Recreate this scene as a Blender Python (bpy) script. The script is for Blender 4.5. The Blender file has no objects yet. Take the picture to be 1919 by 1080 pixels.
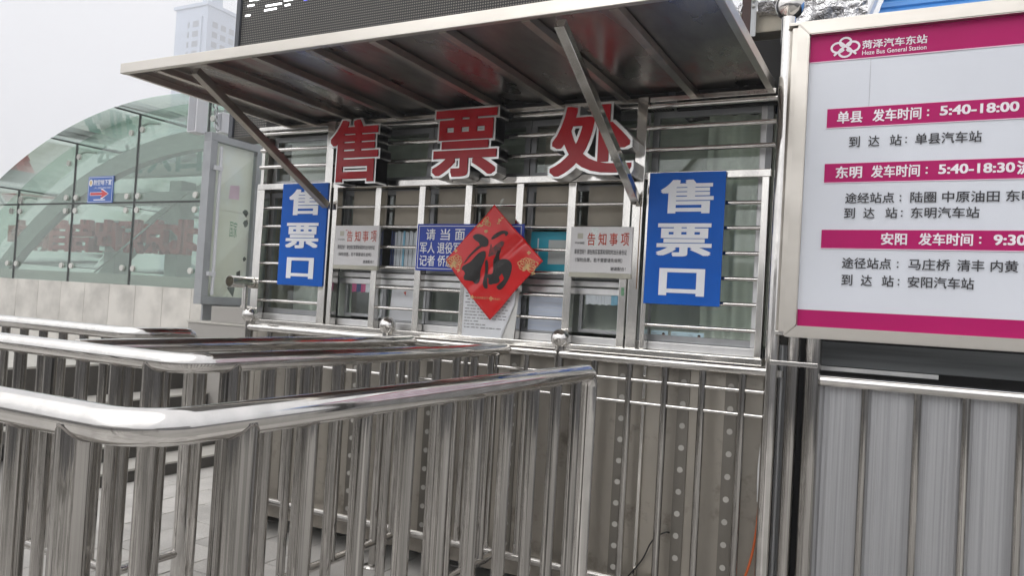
import bpy, bmesh, math, random
from mathutils import Vector, Matrix, noise as mnoise
random.seed(7)
S = bpy.context.scene
COL = S.collection
rad = math.radians

# ------------------------------------------------------------------ camera
cam_d = bpy.data.cameras.new('camera')
cam = bpy.data.objects.new('camera', cam_d)
COL.objects.link(cam)
def cam_axes(yaw, pitch, roll):
    cy, sy = math.cos(yaw), math.sin(yaw)
    fwd = Vector((-sy*math.cos(pitch), cy*math.cos(pitch), math.sin(pitch)))
    right = Vector((cy, sy, 0)); up = right.cross(fwd)
    return (right*math.cos(roll)+up*math.sin(roll), up*math.cos(roll)-right*math.sin(roll), fwd)
r_, u_, f_ = cam_axes(0.4784, 0.0255, 0.0581)
M = Matrix((r_, u_, -f_)).transposed().to_4x4()
M.translation = (1.618, -3.500, 1.497)
cam.matrix_world = M
cam_d.sensor_width = 36; cam_d.lens = 26.785
cam_d.clip_start = 0.05; cam_d.clip_end = 3000
S.camera = cam

# ------------------------------------------------------------------ sky, sun, exposure
SUN_EL, SUN_AZ = 36, 200            # sun behind the viewer, veiled by haze
W = bpy.data.worlds.new('World'); S.world = W; W.use_nodes = True
wn, wl = W.node_tree.nodes, W.node_tree.links
bg = wn['Background']
sky = wn.new('ShaderNodeTexSky'); sky.sky_type = 'NISHITA'; sky.sun_disc = False
sky.sun_elevation = rad(SUN_EL); sky.sun_rotation = rad(SUN_AZ)
sky.air_density = 1.0; sky.dust_density = 6.0; sky.ozone_density = 1.0
hs = wn.new('ShaderNodeHueSaturation'); hs.inputs['Saturation'].default_value = 0.10
mx = wn.new('ShaderNodeMixRGB'); mx.inputs[0].default_value = 0.60
# overcast veil, brighter towards the zenith as an overcast sky is
tcw = wn.new('ShaderNodeTexCoord'); spw = wn.new('ShaderNodeSeparateXYZ'); wl.new(tcw.outputs['Generated'], spw.inputs[0])
mw = wn.new('ShaderNodeMath'); mw.operation = 'MULTIPLY_ADD'; mw.use_clamp = False
mcl = wn.new('ShaderNodeMath'); mcl.operation = 'MAXIMUM'; mcl.inputs[1].default_value = 0; wl.new(spw.outputs['Z'], mcl.inputs[0])
wl.new(mcl.outputs[0], mw.inputs[0]); mw.inputs[1].default_value = 0.35; mw.inputs[2].default_value = 1.0
vs_ = wn.new('ShaderNodeVectorMath'); vs_.operation = 'SCALE'; vs_.inputs[0].default_value = (7.2, 7.06, 7.2)
wl.new(mw.outputs[0], vs_.inputs['Scale']); wl.new(vs_.outputs[0], mx.inputs[2])
wl.new(sky.outputs[0], hs.inputs['Color']); wl.new(hs.outputs[0], mx.inputs[1]); wl.new(mx.outputs[0], bg.inputs[0])
bg.inputs[1].default_value = 0.125
sun_d = bpy.data.lights.new('sun', 'SUN'); sun_d.energy = 1.45; sun_d.angle = rad(120); sun_d.color = (1, .965, .91)
sun = bpy.data.objects.new('sun', sun_d); COL.objects.link(sun)
az = rad(SUN_AZ)
sv = Vector((math.sin(az)*math.cos(rad(SUN_EL)), math.cos(az)*math.cos(rad(SUN_EL)), math.sin(rad(SUN_EL))))
sun.rotation_euler = sv.to_track_quat('Z', 'Y').to_euler(); sun.location = sv*40
S.view_settings.view_transform = 'Standard'; S.view_settings.look = 'None'
S.view_settings.exposure = 0.62; S.view_settings.gamma = 1; S.view_settings.use_curve_mapping = False
S.render.engine = 'CYCLES'
S.cycles.use_denoising = True
S.cycles.max_bounces = 14; S.cycles.glossy_bounces = 8; S.cycles.transparent_max_bounces = 16
S.cycles.volume_bounces = 1; S.cycles.diffuse_bounces = 4
S.cycles.sample_clamp_indirect = 6

# ------------------------------------------------------------------ materials
MATS = {}
def nodes_of(name):
    m = bpy.data.materials.new(name); m.use_nodes = True
    MATS[name] = m
    return m, m.node_tree.nodes, m.node_tree.links, m.node_tree.nodes['Principled BSDF']
def ramp(n, l, src, stops):
    r = n.new('ShaderNodeValToRGB')
    e = r.color_ramp.elements
    while len(e) < len(stops): e.new(0.5)
    for k, (p, c) in enumerate(stops):
        e[k].position = p; e[k].color = (*c, 1) if len(c) == 3 else c
    l.new(src, r.inputs[0]); return r
def tex_noise(n, l, scale=5, detail=4, stretch=(1, 1, 1), rough=.55, coord='Object'):
    tc = n.new('ShaderNodeTexCoord'); mp = n.new('ShaderNodeMapping'); mp.inputs['Scale'].default_value = stretch
    nz = n.new('ShaderNodeTexNoise'); nz.inputs['Scale'].default_value = scale
    nz.inputs['Detail'].default_value = detail; nz.inputs['Roughness'].default_value = rough
    oi = n.new('ShaderNodeObjectInfo'); sc = n.new('ShaderNodeVectorMath'); sc.operation = 'SCALE'     # no two copies alike
    sc.inputs[0].default_value = (37.1, 21.7, 13.3); l.new(oi.outputs['Random'], sc.inputs['Scale']); l.new(sc.outputs[0], mp.inputs['Location'])
    l.new(tc.outputs[coord], mp.inputs[0]); l.new(mp.outputs[0], nz.inputs['Vector'])
    return nz
def bump(n, l, p, src, strength=.1, dist=.01):
    b = n.new('ShaderNodeBump'); b.inputs['Strength'].default_value = strength; b.inputs['Distance'].default_value = dist
    l.new(src, b.inputs['Height']); l.new(b.outputs[0], p.inputs['Normal']); return b
def metal(name, col, rough, var=.08, scale=9, stretch=(1, 1, .25), bmp=.0, dirt=.12, refl_streak=0.):
    m, n, l, p = nodes_of(name)
    p.inputs['Metallic'].default_value = 1
    nz = tex_noise(n, l, scale, 5, stretch)
    lo = tuple(c*(1-dirt) for c in col)
    r = ramp(n, l, nz.outputs['Fac'], [(.35, lo), (.62, col)]); l.new(r.outputs[0], p.inputs['Base Color'])
    r2 = ramp(n, l, nz.outputs['Fac'], [(.35, (rough+var,)*3), (.65, (rough,)*3)]); l.new(r2.outputs[0], p.inputs['Roughness'])
    if bmp:
        nb = tex_noise(n, l, scale*.6, 2, stretch); b0 = bump(n, l, p, nb.outputs['Fac'], bmp, .01)
        if refl_streak:
            ns = tex_noise(n, l, 150, 2, (1, 1, .006)); b1 = bump(n, l, p, ns.outputs['Fac'], refl_streak, .004)
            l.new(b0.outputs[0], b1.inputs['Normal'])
            n3 = tex_noise(n, l, 70, 3, (1, 1, .004)); r3 = ramp(n, l, n3.outputs['Fac'], [(.31, (.24,)*3), (.42, (.82,)*3), (.50, (.98,)*3), (.57, (.62,)*3), (.67, (1.25,)*3)])  # light and dark reflection streaks painted into the base colour
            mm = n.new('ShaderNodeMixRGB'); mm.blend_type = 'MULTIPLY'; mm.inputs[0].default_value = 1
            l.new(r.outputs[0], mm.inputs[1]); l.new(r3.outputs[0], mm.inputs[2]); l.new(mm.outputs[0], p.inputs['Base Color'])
    return m
def paint(name, col, rough=.5, var=.12, scale=6, bmp=0., spec=.5, stretch=(1, 1, 1), col2=None, metallic=0.):
    m, n, l, p = nodes_of(name)
    nz = tex_noise(n, l, scale, 6, stretch)
    c2 = col2 or tuple(c*(1-var) for c in col)
    r = ramp(n, l, nz.outputs['Fac'], [(.36, c2), (.6, col)]); l.new(r.outputs[0], p.inputs['Base Color'])
    p.inputs['Roughness'].default_value = rough; p.inputs['Specular IOR Level'].default_value = spec
    p.inputs['Metallic'].default_value = metallic
    if bmp: bump(n, l, p, nz.outputs['Fac'], bmp, .01)
    return m
def emit(name, col, s):
    m, n, l, p = nodes_of(name)
    p.inputs['Base Color'].default_value = (*col, 1); p.inputs['Emission Color'].default_value = (*col, 1); p.inputs['Emission Strength'].default_value = s
def glass(name, tint, refl, haze=0., hazecol=(.5, .5, .5)):
    m, n, l, p = nodes_of(name); n.remove(p)
    out = n['Material Output']
    tr = n.new('ShaderNodeBsdfTransparent'); tr.inputs[0].default_value = (*tint, 1)
    gl = n.new('ShaderNodeBsdfGlossy'); gl.inputs['Roughness'].default_value = .015; gl.inputs[0].default_value = (.93, .97, .95, 1)
    base = tr
    if haze:
        df = n.new('ShaderNodeBsdfDiffuse'); df.inputs[0].default_value = (*hazecol, 1)
        tl = n.new('ShaderNodeBsdfTranslucent'); tl.inputs[0].default_value = (*hazecol, 1)
        ad = n.new('ShaderNodeMixShader'); ad.inputs[0].default_value = .5
        l.new(df.outputs[0], ad.inputs[1]); l.new(tl.outputs[0], ad.inputs[2])
        nz = tex_noise(n, l, .7, 4, (1, 1, 1.3))
        r = ramp(n, l, nz.outputs['Fac'], [(.35, (haze*.65,)*3), (.65, (haze*1.25,)*3)])
        mh = n.new('ShaderNodeMixShader'); l.new(r.outputs[0], mh.inputs[0]); l.new(tr.outputs[0], mh.inputs[1]); l.new(ad.outputs[0], mh.inputs[2])
        base = mh
    fr = n.new('ShaderNodeFresnel'); ge = n.new('ShaderNodeNewGeometry')
    mi = n.new('ShaderNodeMath'); mi.operation = 'MULTIPLY_ADD'; mi.inputs[1].default_value = 1/1.5-1.5; mi.inputs[2].default_value = 1.5
    l.new(ge.outputs['Backfacing'], mi.inputs[0]); l.new(mi.outputs[0], fr.inputs[0])
    ma = n.new('ShaderNodeMath'); ma.operation = 'ADD'; ma.inputs[1].default_value = refl; ma.use_clamp = True
    l.new(fr.outputs[0], ma.inputs[0])
    mxs = n.new('ShaderNodeMixShader'); l.new(ma.outputs[0], mxs.inputs[0]); l.new(base.outputs[0], mxs.inputs[1]); l.new(gl.outputs[0], mxs.inputs[2])
    l.new(mxs.outputs[0], out.inputs['Surface'])

metal('polished', (.76, .745, .72), .035, .13, 16, (1, 1, .6), .015)
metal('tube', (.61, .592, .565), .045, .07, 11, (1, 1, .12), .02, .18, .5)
metal('frame_steel', (.76, .745, .71), .09, .10, 8, (1, 1, .3), .015, .2)
metal('trim', (.62, .59, .54), .30, .10, 5, (.3, 1, 1), .0)
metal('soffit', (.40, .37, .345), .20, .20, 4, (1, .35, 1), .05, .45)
metal('rafter', (.50, .46, .41), .33, .12, 8, (1, .25, 1), .03, .35)
metal('panel_sheet', (.46, .43, .38), .34, .14, 3.5, (1, 1, .35), .03, .25)
metal('panel_strip', (.24, .225, .20), .42, .1, 6, (1, 1, .2))
metal('aluminium', (.70, .70, .70), .36, .08, 10, (1, 1, .2))
metal('rim_silver', (.88, .88, .87), .28, .08, 10)
metal('dull_zinc', (.40, .41, .42), .45, .1, 6)
paint('rivet', (.46, .445, .41), .45)
paint('base_beam', (.25, .225, .19), .6, .3, 9)
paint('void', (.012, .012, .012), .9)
paint('weld', (.22, .2, .18), .5)
paint('sign_blue', (.003, .105, .50), .40, .10, 3, 0, .2)
paint('deep_blue', (.006, .040, .36), .30, .10, 3)
paint('sign_white', (.80, .82, .86), .5, .06, 5)
paint('notice_white', (.66, .655, .66), .55, .06, 4)
paint('notice_edge', (.46, .45, .38), .6, .15, 8)
paint('letter_red', (.50, .008, .018), .22, .2, 2, 0, .4)
paint('notice_red', (.62, .09, .05), .55, .35, 60)
paint('ink', (.03, .03, .035), .55)
paint('grey_ink', (.32, .32, .33), .6, .3, 80)
paint('fu_red', (.66, .008, .010), .16, .14, 3, 0, .6)
paint('brush_black', (.012, .011, .011), .45, .3, 30)
paint('dry_brush', (.05, .03, .03), .5, .5, 50, col2=(.25, .02, .02))
paint('gold', (.72, .45, .20), .5, .3, 40)
paint('board_face', (.66, .69, .75), .36, .05, 1.3)
paint('magenta', (.42, .004, .12), .45, .06, 2, 0, .2)
paint('pale_pink', (.85, .60, .74), .5)
paint('board_white', (.86, .80, .86), .5)
paint('paper', (.70, .72, .75), .7, .05, 3)
paint('paper_cool', (.56, .62, .73), .7, .06, 3)
paint('paper_back', (.60, .60, .58), .7)
paint('kraft', (.44, .40, .33), .75, .18, 4, .05)
paint('cyan_card', (.02, .38, .52), .45, .1, 3)
paint('grey_card', (.52, .56, .55), .6)
paint('leaflet_white', (.58, .63, .67), .6, .1, 5)
paint('leaflet_blue', (.22, .48, .64), .6, .2, 5)
paint('leaflet_dark', (.05, .07, .16), .6)
paint('leaflet_pink', (.45, .10, .22), .6, .3, 12)
paint('card_blue', (.60, .80, .88), .5, .1, 20)
paint('hair', (.02, .02, .02), .6)
paint('skin', (.50, .34, .27), .6)
paint('curtain', (.78, .82, .74), .85, .25, 3, .1, .2, (1, 1, .3))
paint('interior', (.40, .44, .38), .8, .2, 2)
paint('led_frame', (.055, .062, .075), .45, .1, 5)
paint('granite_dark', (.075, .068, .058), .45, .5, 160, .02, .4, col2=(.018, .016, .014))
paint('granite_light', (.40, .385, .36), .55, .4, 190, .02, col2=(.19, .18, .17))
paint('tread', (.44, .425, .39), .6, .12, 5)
paint('stone_panel', (.64, .615, .57), .6, .28, 2.2, .02)
paint('joint_dark', (.03, .036, .034), .5)
paint('inner_steel', (.26, .29, .27), .5, .1, 2)
paint('green_letter', (.05, .16, .13), .5)
paint('maroon_letter', (.30, .014, .016), .6, .25, 6)
paint('bolt', (.55, .55, .52), .3)
paint('way_blue', (.04, .12, .42), .4)
paint('arrow_red', (.55, .05, .06), .5)
paint('emblem', (.62, .45, .20), .5)
paint('speaker_white', (.62, .63, .66), .45, .06, 4)
paint('speaker_mesh', (.36, .37, .40), .6, .15, 90)
paint('cabinet_grey', (.33, .345, .36), .38, .12, 6, 0, .5, metallic=.3)
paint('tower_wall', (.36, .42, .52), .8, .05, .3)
paint('tower_glass', (.10, .12, .15), .4)
paint('brown_steel', (.055, .018, .014), .5, .3, 12)
paint('beige_beam', (.46, .42, .34), .7, .25, 5, .05)
paint('dark_wall', (.02, .02, .02), .7)
paint('plank', (.26, .275, .28), .75, .4, 4, .2, .3, (.15, 1, 3), col2=(.13, .14, .145))
paint('roof_blue', (.04, .22, .58), .4, .1, 3)
paint('cable_orange', (.55, .11, .02), .45)
paint('cable_black', (.012, .012, .012), .45)
paint('conduit_white', (.70, .70, .70), .4)
paint('sticker_green', (.16, .34, .20), .6, .4, 30)
paint('rust', (.24, .12, .04), .7, .4, 20)
paint('hall_wall', (.30, .285, .26), .8, .15, .4)
paint('hall_glass', (.035, .042, .05), .15)
paint('asphalt', (.055, .055, .058), .85, .25, 2, .05)
paint('ground_far', (.34, .33, .31), .85, .15, .8)
emit('led_lit', (1, 1, 1), 2.2)
emit('led_lit_blue', (.15, .15, .9), 1.2)
glass('window_glass', (.95, .98, .96), .02)
glass('green_glass', (.87, .93, .895), .04, .05, (.70, .77, .72))
glass('cabinet_glass', (.96, .98, .97), .02)
def special():
    # paving: grey concrete with speckle and stains
    m, n, l, p = nodes_of('paver')
    oi = n.new('ShaderNodeObjectInfo')
    nz = tex_noise(n, l, 150, 3); n2 = tex_noise(n, l, 3.0, 5)
    r = ramp(n, l, nz.outputs['Fac'], [(.3, (.46, .445, .42)), (.7, (.66, .64, .61))])
    r2 = ramp(n, l, n2.outputs['Fac'], [(.3, (.74,)*3), (.7, (1.02,)*3)])
    r3 = ramp(n, l, oi.outputs['Random'], [(0, (.84,)*3), (1, (1.05,)*3)])
    a = n.new('ShaderNodeMixRGB'); a.blend_type = 'MULTIPLY'; a.inputs[0].default_value = 1
    b = n.new('ShaderNodeMixRGB'); b.blend_type = 'MULTIPLY'; b.inputs[0].default_value = 1
    l.new(r.outputs[0], a.inputs[1]); l.new(r2.outputs[0], a.inputs[2]); l.new(a.outputs[0], b.inputs[1]); l.new(r3.outputs[0], b.inputs[2])
    l.new(b.outputs[0], p.inputs['Base Color']); p.inputs['Roughness'].default_value = .8; bump(n, l, p, nz.outputs['Fac'], .15, .003)
    # LED face: dark louvred grid of lamp dots, about 16 mm pitch
    m, n, l, p = nodes_of('led_face')
    tc = n.new('ShaderNodeTexCoord'); sp = n.new('ShaderNodeSeparateXYZ'); l.new(tc.outputs['Object'], sp.inputs[0])
    def cell(sock, pitch):
        d = n.new('ShaderNodeMath'); d.operation = 'DIVIDE'; d.inputs[1].default_value = pitch; l.new(sock, d.inputs[0])
        f = n.new('ShaderNodeMath'); f.operation = 'FRACT'; l.new(d.outputs[0], f.inputs[0])
        s_ = n.new('ShaderNodeMath'); s_.operation = 'SUBTRACT'; s_.inputs[1].default_value = .5; l.new(f.outputs[0], s_.inputs[0])
        q = n.new('ShaderNodeMath'); q.operation = 'MULTIPLY'; l.new(s_.outputs[0], q.inputs[0]); l.new(s_.outputs[0], q.inputs[1])
        return q.outputs[0]
    s1 = n.new('ShaderNodeMath'); s1.operation = 'ADD'; l.new(cell(sp.outputs['X'], .016), s1.inputs[0]); l.new(cell(sp.outputs['Z'], .016), s1.inputs[1])
    r = ramp(n, l, s1.outputs[0], [(.05, (.20, .19, .165)), (.10, (.013, .013, .014))]); l.new(r.outputs[0], p.inputs['Base Color'])
    p.inputs['Roughness'].default_value = .6
    # ribbed aluminium sheet of the right-hand fence
    m, n, l, p = nodes_of('ribbed_sheet')
    nz = tex_noise(n, l, 130, 4, (1, .05, .006)); n2 = tex_noise(n, l, 330, 1, (1, .02, .003))
    r = ramp(n, l, nz.outputs['Fac'], [(.32, (.33, .335, .35)), (.62, (.43, .435, .45))]); l.new(r.outputs[0], p.inputs['Base Color'])
    p.inputs['Metallic'].default_value = .6; p.inputs['Roughness'].default_value = .45
    bump(n, l, p, n2.outputs['Fac'], .35, .003)
    # crumpled foil lagging
    m, n, l, p = nodes_of('foil'); p.inputs['Metallic'].default_value = 1; p.inputs['Roughness'].default_value = .22
    p.inputs['Base Color'].default_value = (.80, .80, .81, 1)
    nz = tex_noise(n, l, 26, 5, (1, 1, 1)); bump(n, l, p, nz.outputs['Fac'], .9, .03)
    # peeling white film of the notice cabinet
    m, n, l, p = nodes_of('peeling_film')
    nz = tex_noise(n, l, 3.2, 6, (1, 1, .7)); n2 = tex_noise(n, l, 1.4, 3)
    r = ramp(n, l, nz.outputs['Fac'], [(.30, (.40, .43, .38)), (.36, (.80, .78, .68)), (.56, (.84, .82, .75)), (.72, (.86, .86, .85))])
    l.new(r.outputs[0], p.inputs['Base Color']); p.inputs['Roughness'].default_value = .55
special()
def scuffs_reflections(name, col, scale, lo, hi):
    m = MATS[name]; n, l = m.node_tree.nodes, m.node_tree.links; p = n['Principled BSDF']
    src = p.inputs['Base Color'].links[0].from_socket
    nz = tex_noise(n, l, scale, 7, (1, .45, 1), .68); r = ramp(n, l, nz.outputs['Fac'], [(lo, (0, 0, 0)), (hi, (.8, .8, .8))])
    mm = n.new('ShaderNodeMixRGB'); l.new(r.outputs[0], mm.inputs[0]); l.new(src, mm.inputs[1]); mm.inputs[2].default_value = (*col, 1)
    l.new(mm.outputs[0], p.inputs['Base Color'])
scuffs_reflections('soffit', (.34, .13, .12), 2.6, .54, .66)  # reddish patches painted in as reflections of the red letters
scuffs_reflections('rafter', (.62, .52, .44), 9, .56, .66)
scuffs_reflections('panel_sheet', (.16, .14, .115), 5, .56, .72)

# ------------------------------------------------------------------ helpers
class MB:
    """collects shapes into one mesh"""
    def __init__(s): s.bm = bmesh.new()
    def quad(s, pts):
        return s.bm.faces.new([s.bm.verts.new(p) for p in pts])
    def box(s, x0, x1, y0, y1, z0, z1, bev=0.):
        vs = [s.bm.verts.new((x, y, z)) for x in (x0, x1) for y in (y0, y1) for z in (z0, z1)]
        fs = [(0, 1, 3, 2), (4, 6, 7, 5), (0, 4, 5, 1), (2, 3, 7, 6), (0, 2, 6, 4), (1, 5, 7, 3)]
        F = [s.bm.faces.new([vs[i] for i in f]) for f in fs]
        if bev:
            E = list({e for f in F for e in f.edges})
            bmesh.ops.bevel(s.bm, geom=E, offset=bev, segments=2, affect='EDGES', profile=.6)
        return s
    def beam(s, a, b, w, h, up=Vector((0, 0, 1)), bev=0.):
        a = Vector(a); b = Vector(b); d = (b-a); L = d.length; d.normalize()
        sx = d.cross(up).normalized(); sz = sx.cross(d)
        sub = MB().box(-w/2, w/2, 0, L, -h/2, h/2, bev)
        m = Matrix((sx, d, sz)).transposed().to_4x4(); m.translation = a
        sub.bm.transform(m); s.join(sub); return s
    def join(s, o):
        me = bpy.data.meshes.new('tmp'); o.bm.to_mesh(me); s.bm.from_mesh(me); bpy.data.meshes.remove(me); o.bm.free()
    def tube(s, path, r, n=20, cap=True):
        P = [Vector(p) for p in path]; rings = []
        ref = None
        for i, p in enumerate(P):
            t = (P[min(i+1, len(P)-1)]-P[max(i-1, 0)]).normalized()
            if ref is None: ref = Vector((0, 0, 1)) if abs(t.z) < .9 else Vector((1, 0, 0))
            a = t.cross(ref).normalized(); b = a.cross(t); ref = b
            rr = r[i] if isinstance(r, (list, tuple)) else r
            rings.append([s.bm.verts.new(p+a*rr*math.cos(2*math.pi*k/n)+b*rr*math.sin(2*math.pi*k/n)) for k in range(n)])
        for A, B in zip(rings, rings[1:]):
            for k in range(n):
                f = s.bm.faces.new((A[k], A[(k+1) % n], B[(k+1) % n], B[k])); f.smooth = True
        if cap:
            s.bm.faces.new([s.bm.verts.new(v.co) for v in rings[0]]); s.bm.faces.new([s.bm.verts.new(v.co) for v in reversed(rings[-1])])
        return s
    def ball(s, c, r, u=24, v=14):
        ret = bmesh.ops.create_uvsphere(s.bm, u_segments=u, v_segments=v, radius=r, matrix=Matrix.Translation(c))
        for vv in ret['verts']:
            for f in vv.link_faces: f.smooth = True
        return s
    def prism(s, poly, d0, d1, fn):
        """poly: list of (a,b); fn(a,b,d) -> point"""
        A = [s.bm.verts.new(fn(a, b, d0)) for a, b in poly]; B = [s.bm.verts.new(fn(a, b, d1)) for a, b in poly]
        s.bm.faces.new(A); s.bm.faces.new(list(reversed(B)))
        n = len(poly)
        for k in range(n): s.bm.faces.new((A[k], B[k], B[(k+1) % n], A[(k+1) % n]))
        return s
    def mesh(s, name):
        bmesh.ops.recalc_face_normals(s.bm, faces=s.bm.faces[:])
        me = bpy.data.meshes.new(name); s.bm.to_mesh(me); s.bm.free(); return me
    def build(s, name, mat, parent=None, **kw):
        return link(name, s.mesh(name), mat, parent, **kw)
def link(name, me, mat, parent=None, loc=None, rot=None):
    if mat and not me.materials: me.materials.append(MATS[mat])
    o = bpy.data.objects.new(name, me); COL.objects.link(o)
    if loc is not None: o.location = loc
    if rot is not None: o.rotation_euler = rot
    if parent is not None:
        o.parent = parent
        o.matrix_parent_inverse = PINV(parent)
    return o
def PINV(p):
    m = Matrix.Translation(p.location)
    q = p
    while q.parent is not None: q = q.parent; m = Matrix.Translation(q.location) if False else m
    return world_of(p).inverted()
def world_of(o):
    loc = Matrix.Translation(o.location) @ o.rotation_euler.to_matrix().to_4x4()
    if o.parent is None: return loc
    return world_of(o.parent) @ o.matrix_parent_inverse @ loc
def thing(name, label, cat, loc=(0, 0, 0), group=None):
    o = bpy.data.objects.new(name, None); COL.objects.link(o); o.location = loc
    o.empty_display_size = .1
    return tag(o, label, cat, group)
def tag(o, label, cat, group=None):
    o['label'] = label; o['category'] = cat
    if group: o['group'] = group
    return o
def struct(o, kind='structure', label=None):
    o['kind'] = kind
    if label: o['label'] = label
    return o
def FAC(a, b, d):                     # facade coordinates: a = x, b = z, d = y
    return (a, d, b)
_tc = {}
def glyphs(text, off=0., extrude=0., res=3):
    key = (text, off, extrude, res)
    if key in _tc: return _tc[key]
    c = bpy.data.curves.new('glyph', 'FONT'); c.body = text; c.size = 1; c.offset = off; c.resolution_u = res
    c.extrude = extrude
    o = bpy.data.objects.new('glyph', c); COL.objects.link(o)
    bpy.context.view_layer.update()
    me = bpy.data.meshes.new_from_object(o.evaluated_get(bpy.context.evaluated_depsgraph_get()))
    V = [v.co.copy() for v in me.vertices]; F = [tuple(p.vertices) for p in me.polygons]
    bpy.data.objects.remove(o); bpy.data.curves.remove(c); bpy.data.meshes.remove(me)
    x0 = min(v.x for v in V); x1 = max(v.x for v in V); y0 = min(v.y for v in V); y1 = max(v.y for v in V)
    _tc[key] = (V, F, x0, x1, y0, y1); return _tc[key]
def lettering(parent, text, x0, x1, z0, z1, y, mat, off=.012, name='lettering', fn=None, mirror=False):
    V, F0, a0, a1, b0, b1 = glyphs(text, 0.)
    fn = fn or FAC
    if x1 is None: x1 = x0+(a1-a0)*(z1-z0)/(b1-b0)
    P = []; F = []
    a0 -= off; a1 += off; b0 -= off; b1 += off
    # heavier strokes: the same glyphs laid over each other, each a hair in front of the last
    sh = [(0, 0)] if off < .004 else [(off*a, off*b*.7) for a in (-1, 0, 1) for b in (-1, 1)] if off > .02 else [(off, off*.5), (-off, off*.5), (0, -off)]
    for q, (dx, dy) in enumerate(sh):
        base = len(P)
        for v in V:
            t = (v.x+dx-a0)/(a1-a0)
            if mirror: t = 1-t
            P.append(fn(x0+t*(x1-x0), z0+(v.y+dy-b0)/(b1-b0)*(z1-z0), y-.00012*q))
        F += [tuple(i+base for i in f) for f in F0]
    me = bpy.data.meshes.new(name); me.from_pydata(P, [], F)
    return link(name, me, mat, parent)
def plate(parent, name, mat, x0, x1, z0, z1, y0, y1, bev=0.):
    return MB().box(x0, x1, y0, y1, z0, z1, bev).build(name, mat, parent)
_cyl = {}
def rod(parent, name, mat, p0, p1, r, n=16):
    """straight round bar, mesh shared between bars of one size"""
    p0 = Vector(p0); p1 = Vector(p1); d = p1-p0; L = round(d.length, 4)
    L = round(L, 3); key = (L, r, n, mat)
    if key not in _cyl:
        _cyl[key] = MB().tube([(0, 0, 0), (0, 0, L)], r, n).mesh(name); _cyl[key].materials.append(MATS[mat])
    o = bpy.data.objects.new(name, _cyl[key]); COL.objects.link(o)
    o.location = p0; o.rotation_euler = d.to_track_quat('Z', 'Y').to_euler()
    o.parent = parent; o.matrix_parent_inverse = world_of(parent).inverted()
    return o
def arc_path(pts, rads, seg=8):
    """polyline with rounded corners"""
    P = [Vector(p) for p in pts]; out = [P[0]]
    for i in range(1, len(P)-1):
        a = (P[i-1]-P[i]).normalized(); b = (P[i+1]-P[i]).normalized(); R = rads[i-1]
        s, e = P[i]+a*R, P[i]+b*R; c = P[i]+a*R+b*R
        for k in range(seg+1):
            t = k/seg*math.pi/2
            out.append(c - b*R*math.cos(t) - a*R*math.sin(t))
    out.append(P[-1]); return out

# ------------------------------------------------------------------ ground
g = MB().box(-420, 420, -420, 420, -.6, -.045).build('ground', 'ground_far'); struct(g)
pave = thing('pavement', 'grey concrete paving slabs', 'paving', (0, 0, 0)); del pave['category']; struct(pave)
MB().box(-40, 40, -40, 30, -.044, -.012).build('mortar_bed', 'ground_far', pave)
pm = [None]
def paver_mesh():
    me = MB().box(-.147, .147, -.297, .297, -.05, 0, .004).mesh('paver'); me.materials.append(MATS['paver']); return me
pmesh = paver_mesh()
for i in range(17):
    for j in range(15):
        x = -3.43+i*.3; y = -5.7+j*.6+(.3 if i % 2 else 0)
        if y > 3.4: continue
        o = bpy.data.objects.new('paver', pmesh); COL.objects.link(o); o.parent = pave
        o.location = (x, y, random.uniform(-.0025, .0015)); o.rotation_euler = (random.uniform(-.002, .002), random.uniform(-.002, .002), 0)

rd = MB().box(-60, 60, -60, -7.6, -.011, -.004).build('added_road', 'asphalt'); struct(rd)  # both asphalt areas added out of view, for dark bands in steel reflections
rd2 = MB().box(7.5, 60, -7.59, 30, -.011, -.004).build('added_road', 'asphalt'); struct(rd2)
kb_ = MB().box(-40, 7.4, -7.58, -7.44, -.01, .10, .01).build('kerb', 'tread'); struct(kb_)

# ------------------------------------------------------------------ queue railings
RZ, BZ = 1.281, .235
def weld_bead(parent, x, y, r, along_x):
    pts = []
    for k in range(25):
        a = 2*math.pi*k/24; q = r*(math.sin(a) if along_x else math.cos(a))
        pts.append((x+(r+.0006)*math.cos(a), y+(r+.0006)*math.sin(a), RZ-math.sqrt(max(0, .0302**2-min(q*q, .0300**2)))-.0004))
    MB().tube(pts, [.0017+.0008*random.random() for _ in pts], 6, False).build('weld_bead', 'weld', parent)
def railing(name, label, path, rads, posts, balusters, loc, bottom=None, ball=()):
    t = thing(name, label, 'railing', loc, 'steel queue railings in front of the ticket windows')
    MB().tube(arc_path(path, rads), .030, 24).build('rail', 'polished', t)
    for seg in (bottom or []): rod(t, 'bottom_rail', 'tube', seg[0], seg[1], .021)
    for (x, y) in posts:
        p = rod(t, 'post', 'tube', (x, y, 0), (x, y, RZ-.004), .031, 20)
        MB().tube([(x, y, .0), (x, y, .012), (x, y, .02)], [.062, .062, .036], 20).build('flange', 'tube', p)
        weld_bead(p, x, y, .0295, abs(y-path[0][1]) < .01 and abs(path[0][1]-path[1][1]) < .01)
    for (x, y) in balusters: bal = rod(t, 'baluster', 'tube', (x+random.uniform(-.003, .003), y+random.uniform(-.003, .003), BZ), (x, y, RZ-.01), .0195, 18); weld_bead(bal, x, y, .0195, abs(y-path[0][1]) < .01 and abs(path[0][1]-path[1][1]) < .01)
    return t
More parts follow.
